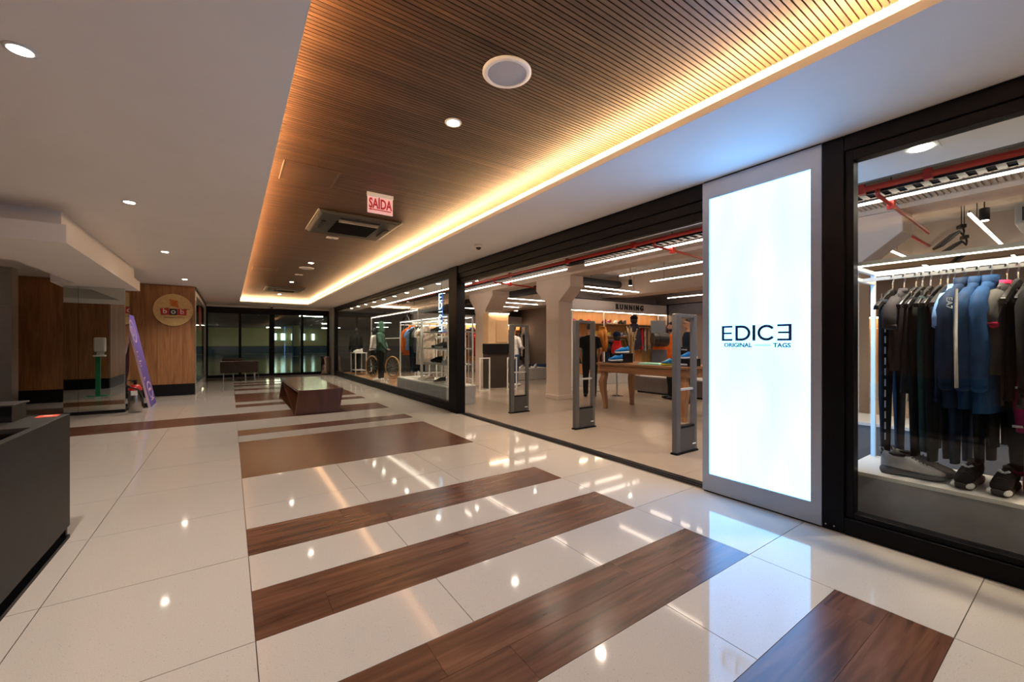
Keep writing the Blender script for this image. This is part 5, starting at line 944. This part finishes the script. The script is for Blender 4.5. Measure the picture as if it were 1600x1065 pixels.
for j, (x_, m, nm) in enumerate(((8.5, REDC, 'red'), (8.8, WHT, 'white'), (9.1, BKC, 'black'), (9.4, WHT, 'white and blue'))): shoe('%s trainer on the white low bench' % nm, (x_, 12.1, .42), 2.2, m, WSO)
for i, (x_, y_, its) in enumerate(((8.2, 13.6, [('jacket', GRY, .8, 'grey jacket'), ('jacket', REDC, .8, 'red jacket'), ('jacket', GRY, .85, 'pale grey coat'), ('jacket', BKC, .95, 'black coat')]), (10.2, 14.6, [('jacket', BKC, .95, 'black coat'), ('jacket', NVY, .9, 'navy coat'), ('top', LBL, .95, 'light blue top'), ('jacket', CRM, .9, 'cream coat')]))):
    nm = ('grey rail behind the white shirt', 'rail beside the middle column')[i]
    t = thing('floor_rail', 'tall clothes rail deep in the shop, %s' % ('nearer one', 'further one')[i], 'rack', (x_, y_, 0)); MB().tube([(-.8, 0, 0), (-.8, 0, 1.75), (.8, 0, 1.75), (.8, 0, 0)], .016).build('rail_frame', WMET, t); MB().box(-.82, -.78, -.25, .25, 0, .02).build('foot', WMET, t); MB().box(.78, .82, -.25, .25, 0, .02).build('foot', WMET, t)
    hung_row([x_-.7+.155*k for k in range(10)], y_, 1.75, its, 'on the '+nm, 1.0)
wl = thing('far_wall_unit', 'wood-backed shelf wall with lit shelves at the shop end', 'shelf unit', (8.9, 18.2, 0)); MB().box(-1.9, 4.3, .2, .28, 0, 2.6).build('back_panel', SHELFW, wl); MB().box(-1.9, 4.3, -.02, .2, 2.3, 2.75).build('fascia_board', FASC, wl); MB().box(-1.9, 4.3, -.1, .2, 2.0, 2.03).build('shelf', OAK, wl); MB().box(-1.9, 4.3, -.1, .2, 1.6, 1.63).build('shelf', OAK, wl); MB().box(-1.9, 4.3, 0, .05, 2.27, 2.295).build('led_strip', SHELFLED, wl); MB().box(-1.9, 4.3, -.1, .2, 0, .4).build('plinth_box', LGREY, wl)
for k in range(14): folded('%s folded clothes on the far wall shelf, %s from the window' % (('red', 'white', 'black', 'blue')[k % 4], ORD[k]), (7.1+k*.42, 18.15, 2.03 if k % 2 else 1.63), 0, [(REDC, WHT, BKC, LBL)[k % 4]]*3, group='folded clothes on the far wall')
# ================================================================== CAR PARK
GT = glow('garage_tube', (1.0, .96, .66), 80.0); GL = glow('garage_window', (.75, 1.0, .92), 2.6)
for i, (x_, y_) in enumerate(((4.3, 29), (-3.5, 35), (7.5, 40), (-2.5, 50), (13.5, 34), (4.0, 53), (-6.5, 45), (9.5, 52))):  # the battens close to the far wall are added to brighten it
    t = thing('garage_light', 'fluorescent batten of the partly added set on the car park ceiling, %s counted from the doors' % ORD[i], 'ceiling light', (x_, y_, 3.06), 0, 'car park battens'); MB().box(-.7, .7, -.06, .06, 0, .04).build('housing', WMET, t); MB().box(-.68, .68, -.04, .04, -.03, 0).build('tube', GT, t)
for i, x_ in enumerate((4.6, 5.4, 6.6, 7.7, 8.8)):
    t = thing('lit_window', 'narrow lit window in the far car park wall, %s from the blue pillar' % ORD[i], 'window', (x_, 57.9, 1.65), 0, 'lit windows of the car park'); w_ = (.10, .22, .28, .14, .14)[i]; MB().box(-w_, w_, -.02, .05, 0, .85).build('pane', GL, t); MB().box(-w_-.06, w_+.06, .0, .06, -.06, 0).box(-w_-.06, w_+.06, 0, .06, .85, .91).build('window_frame', BASEB, t)
for i, (x_, y_) in enumerate(((7.1, 34.0), (10.8, 40.0), (5.4, 46), (13.5, 46))):
    t = thing('garage_pillar', 'blue edged car park pillar, %s from the doors' % ORD[i], 'pillar', (x_, y_, 0), 0, 'car park pillars'); MB().box(-.3, .3, -.3, .3, 0, 3.08).build('shaft', gw, t, bevel=.02); MB().box(-.31, .31, -.31, .31, .02, 1.0).build('blue_band', gb, t); MB().box(-.33, -.27, -.33, -.27, .0, 3.0).build('corner_guard', mat('guard_blue', (.03, .18, .55), .4), t)
def car(label, loc, rz, m):
    t = thing('car', label, 'car', loc, rz)
    MB().loft([[(x_*w_, y_, z_) for x_, z_ in ((-1, zl), (1, zl), (1, zm), (.94, zu), (-.94, zu), (-1, zm))] for y_, w_, zl, zm, zu in ((-2.1, .7, .35, .5, .6), (-1.95, .82, .25, .55, .74), (-1.0, .88, .22, .62, .92), (0, .9, .22, .64, .95), (1.2, .9, .22, .66, .98), (1.9, .84, .25, .65, .95), (2.1, .72, .35, .55, .8))]).build('body', m, t, smooth=False, bevel=.03)
    MB().loft([[(-.80, -1.0, .92), (.80, -1.0, .92), (.82, 1.75, .96), (-.82, 1.75, .96)], [(-.62, -.25, 1.42), (.62, -.25, 1.42), (.62, 1.1, 1.42), (-.62, 1.1, 1.42)]]).build('cabin', mat('car_glass', (.01, .012, .015), .05), t, bevel=.05)
    MB().box(-.58, .58, -.2, 1.05, 1.40, 1.45).build('roof', m, t, bevel=.02)
    for x_ in (-.82, .82):
        for y_ in (-1.35, 1.3): MB().tube([(x_-.09, y_, .32), (x_+.09, y_, .32)], .32, 20).build('wheel', RUBBER, t)
        MB().ball((x_*.75, -2.02, .6), (.12, .06, .07), 10, 6).build('headlight', WSO, t)
car('dark red car parked in the car park', (11.3, 33.5, 0), -.9, mat('car_red', (.10, .004, .006), .15, coat=.5)); car('black car parked nearest the doors', (9.3, 26.5, 0), -1.2, mat('car_black', (.012, .013, .016), .12, coat=.5)); car('dark red car parked behind the red one', (14.5, 38.5, 0), -.9, mat('car_red2', (.08, .003, .005), .2, coat=.5))
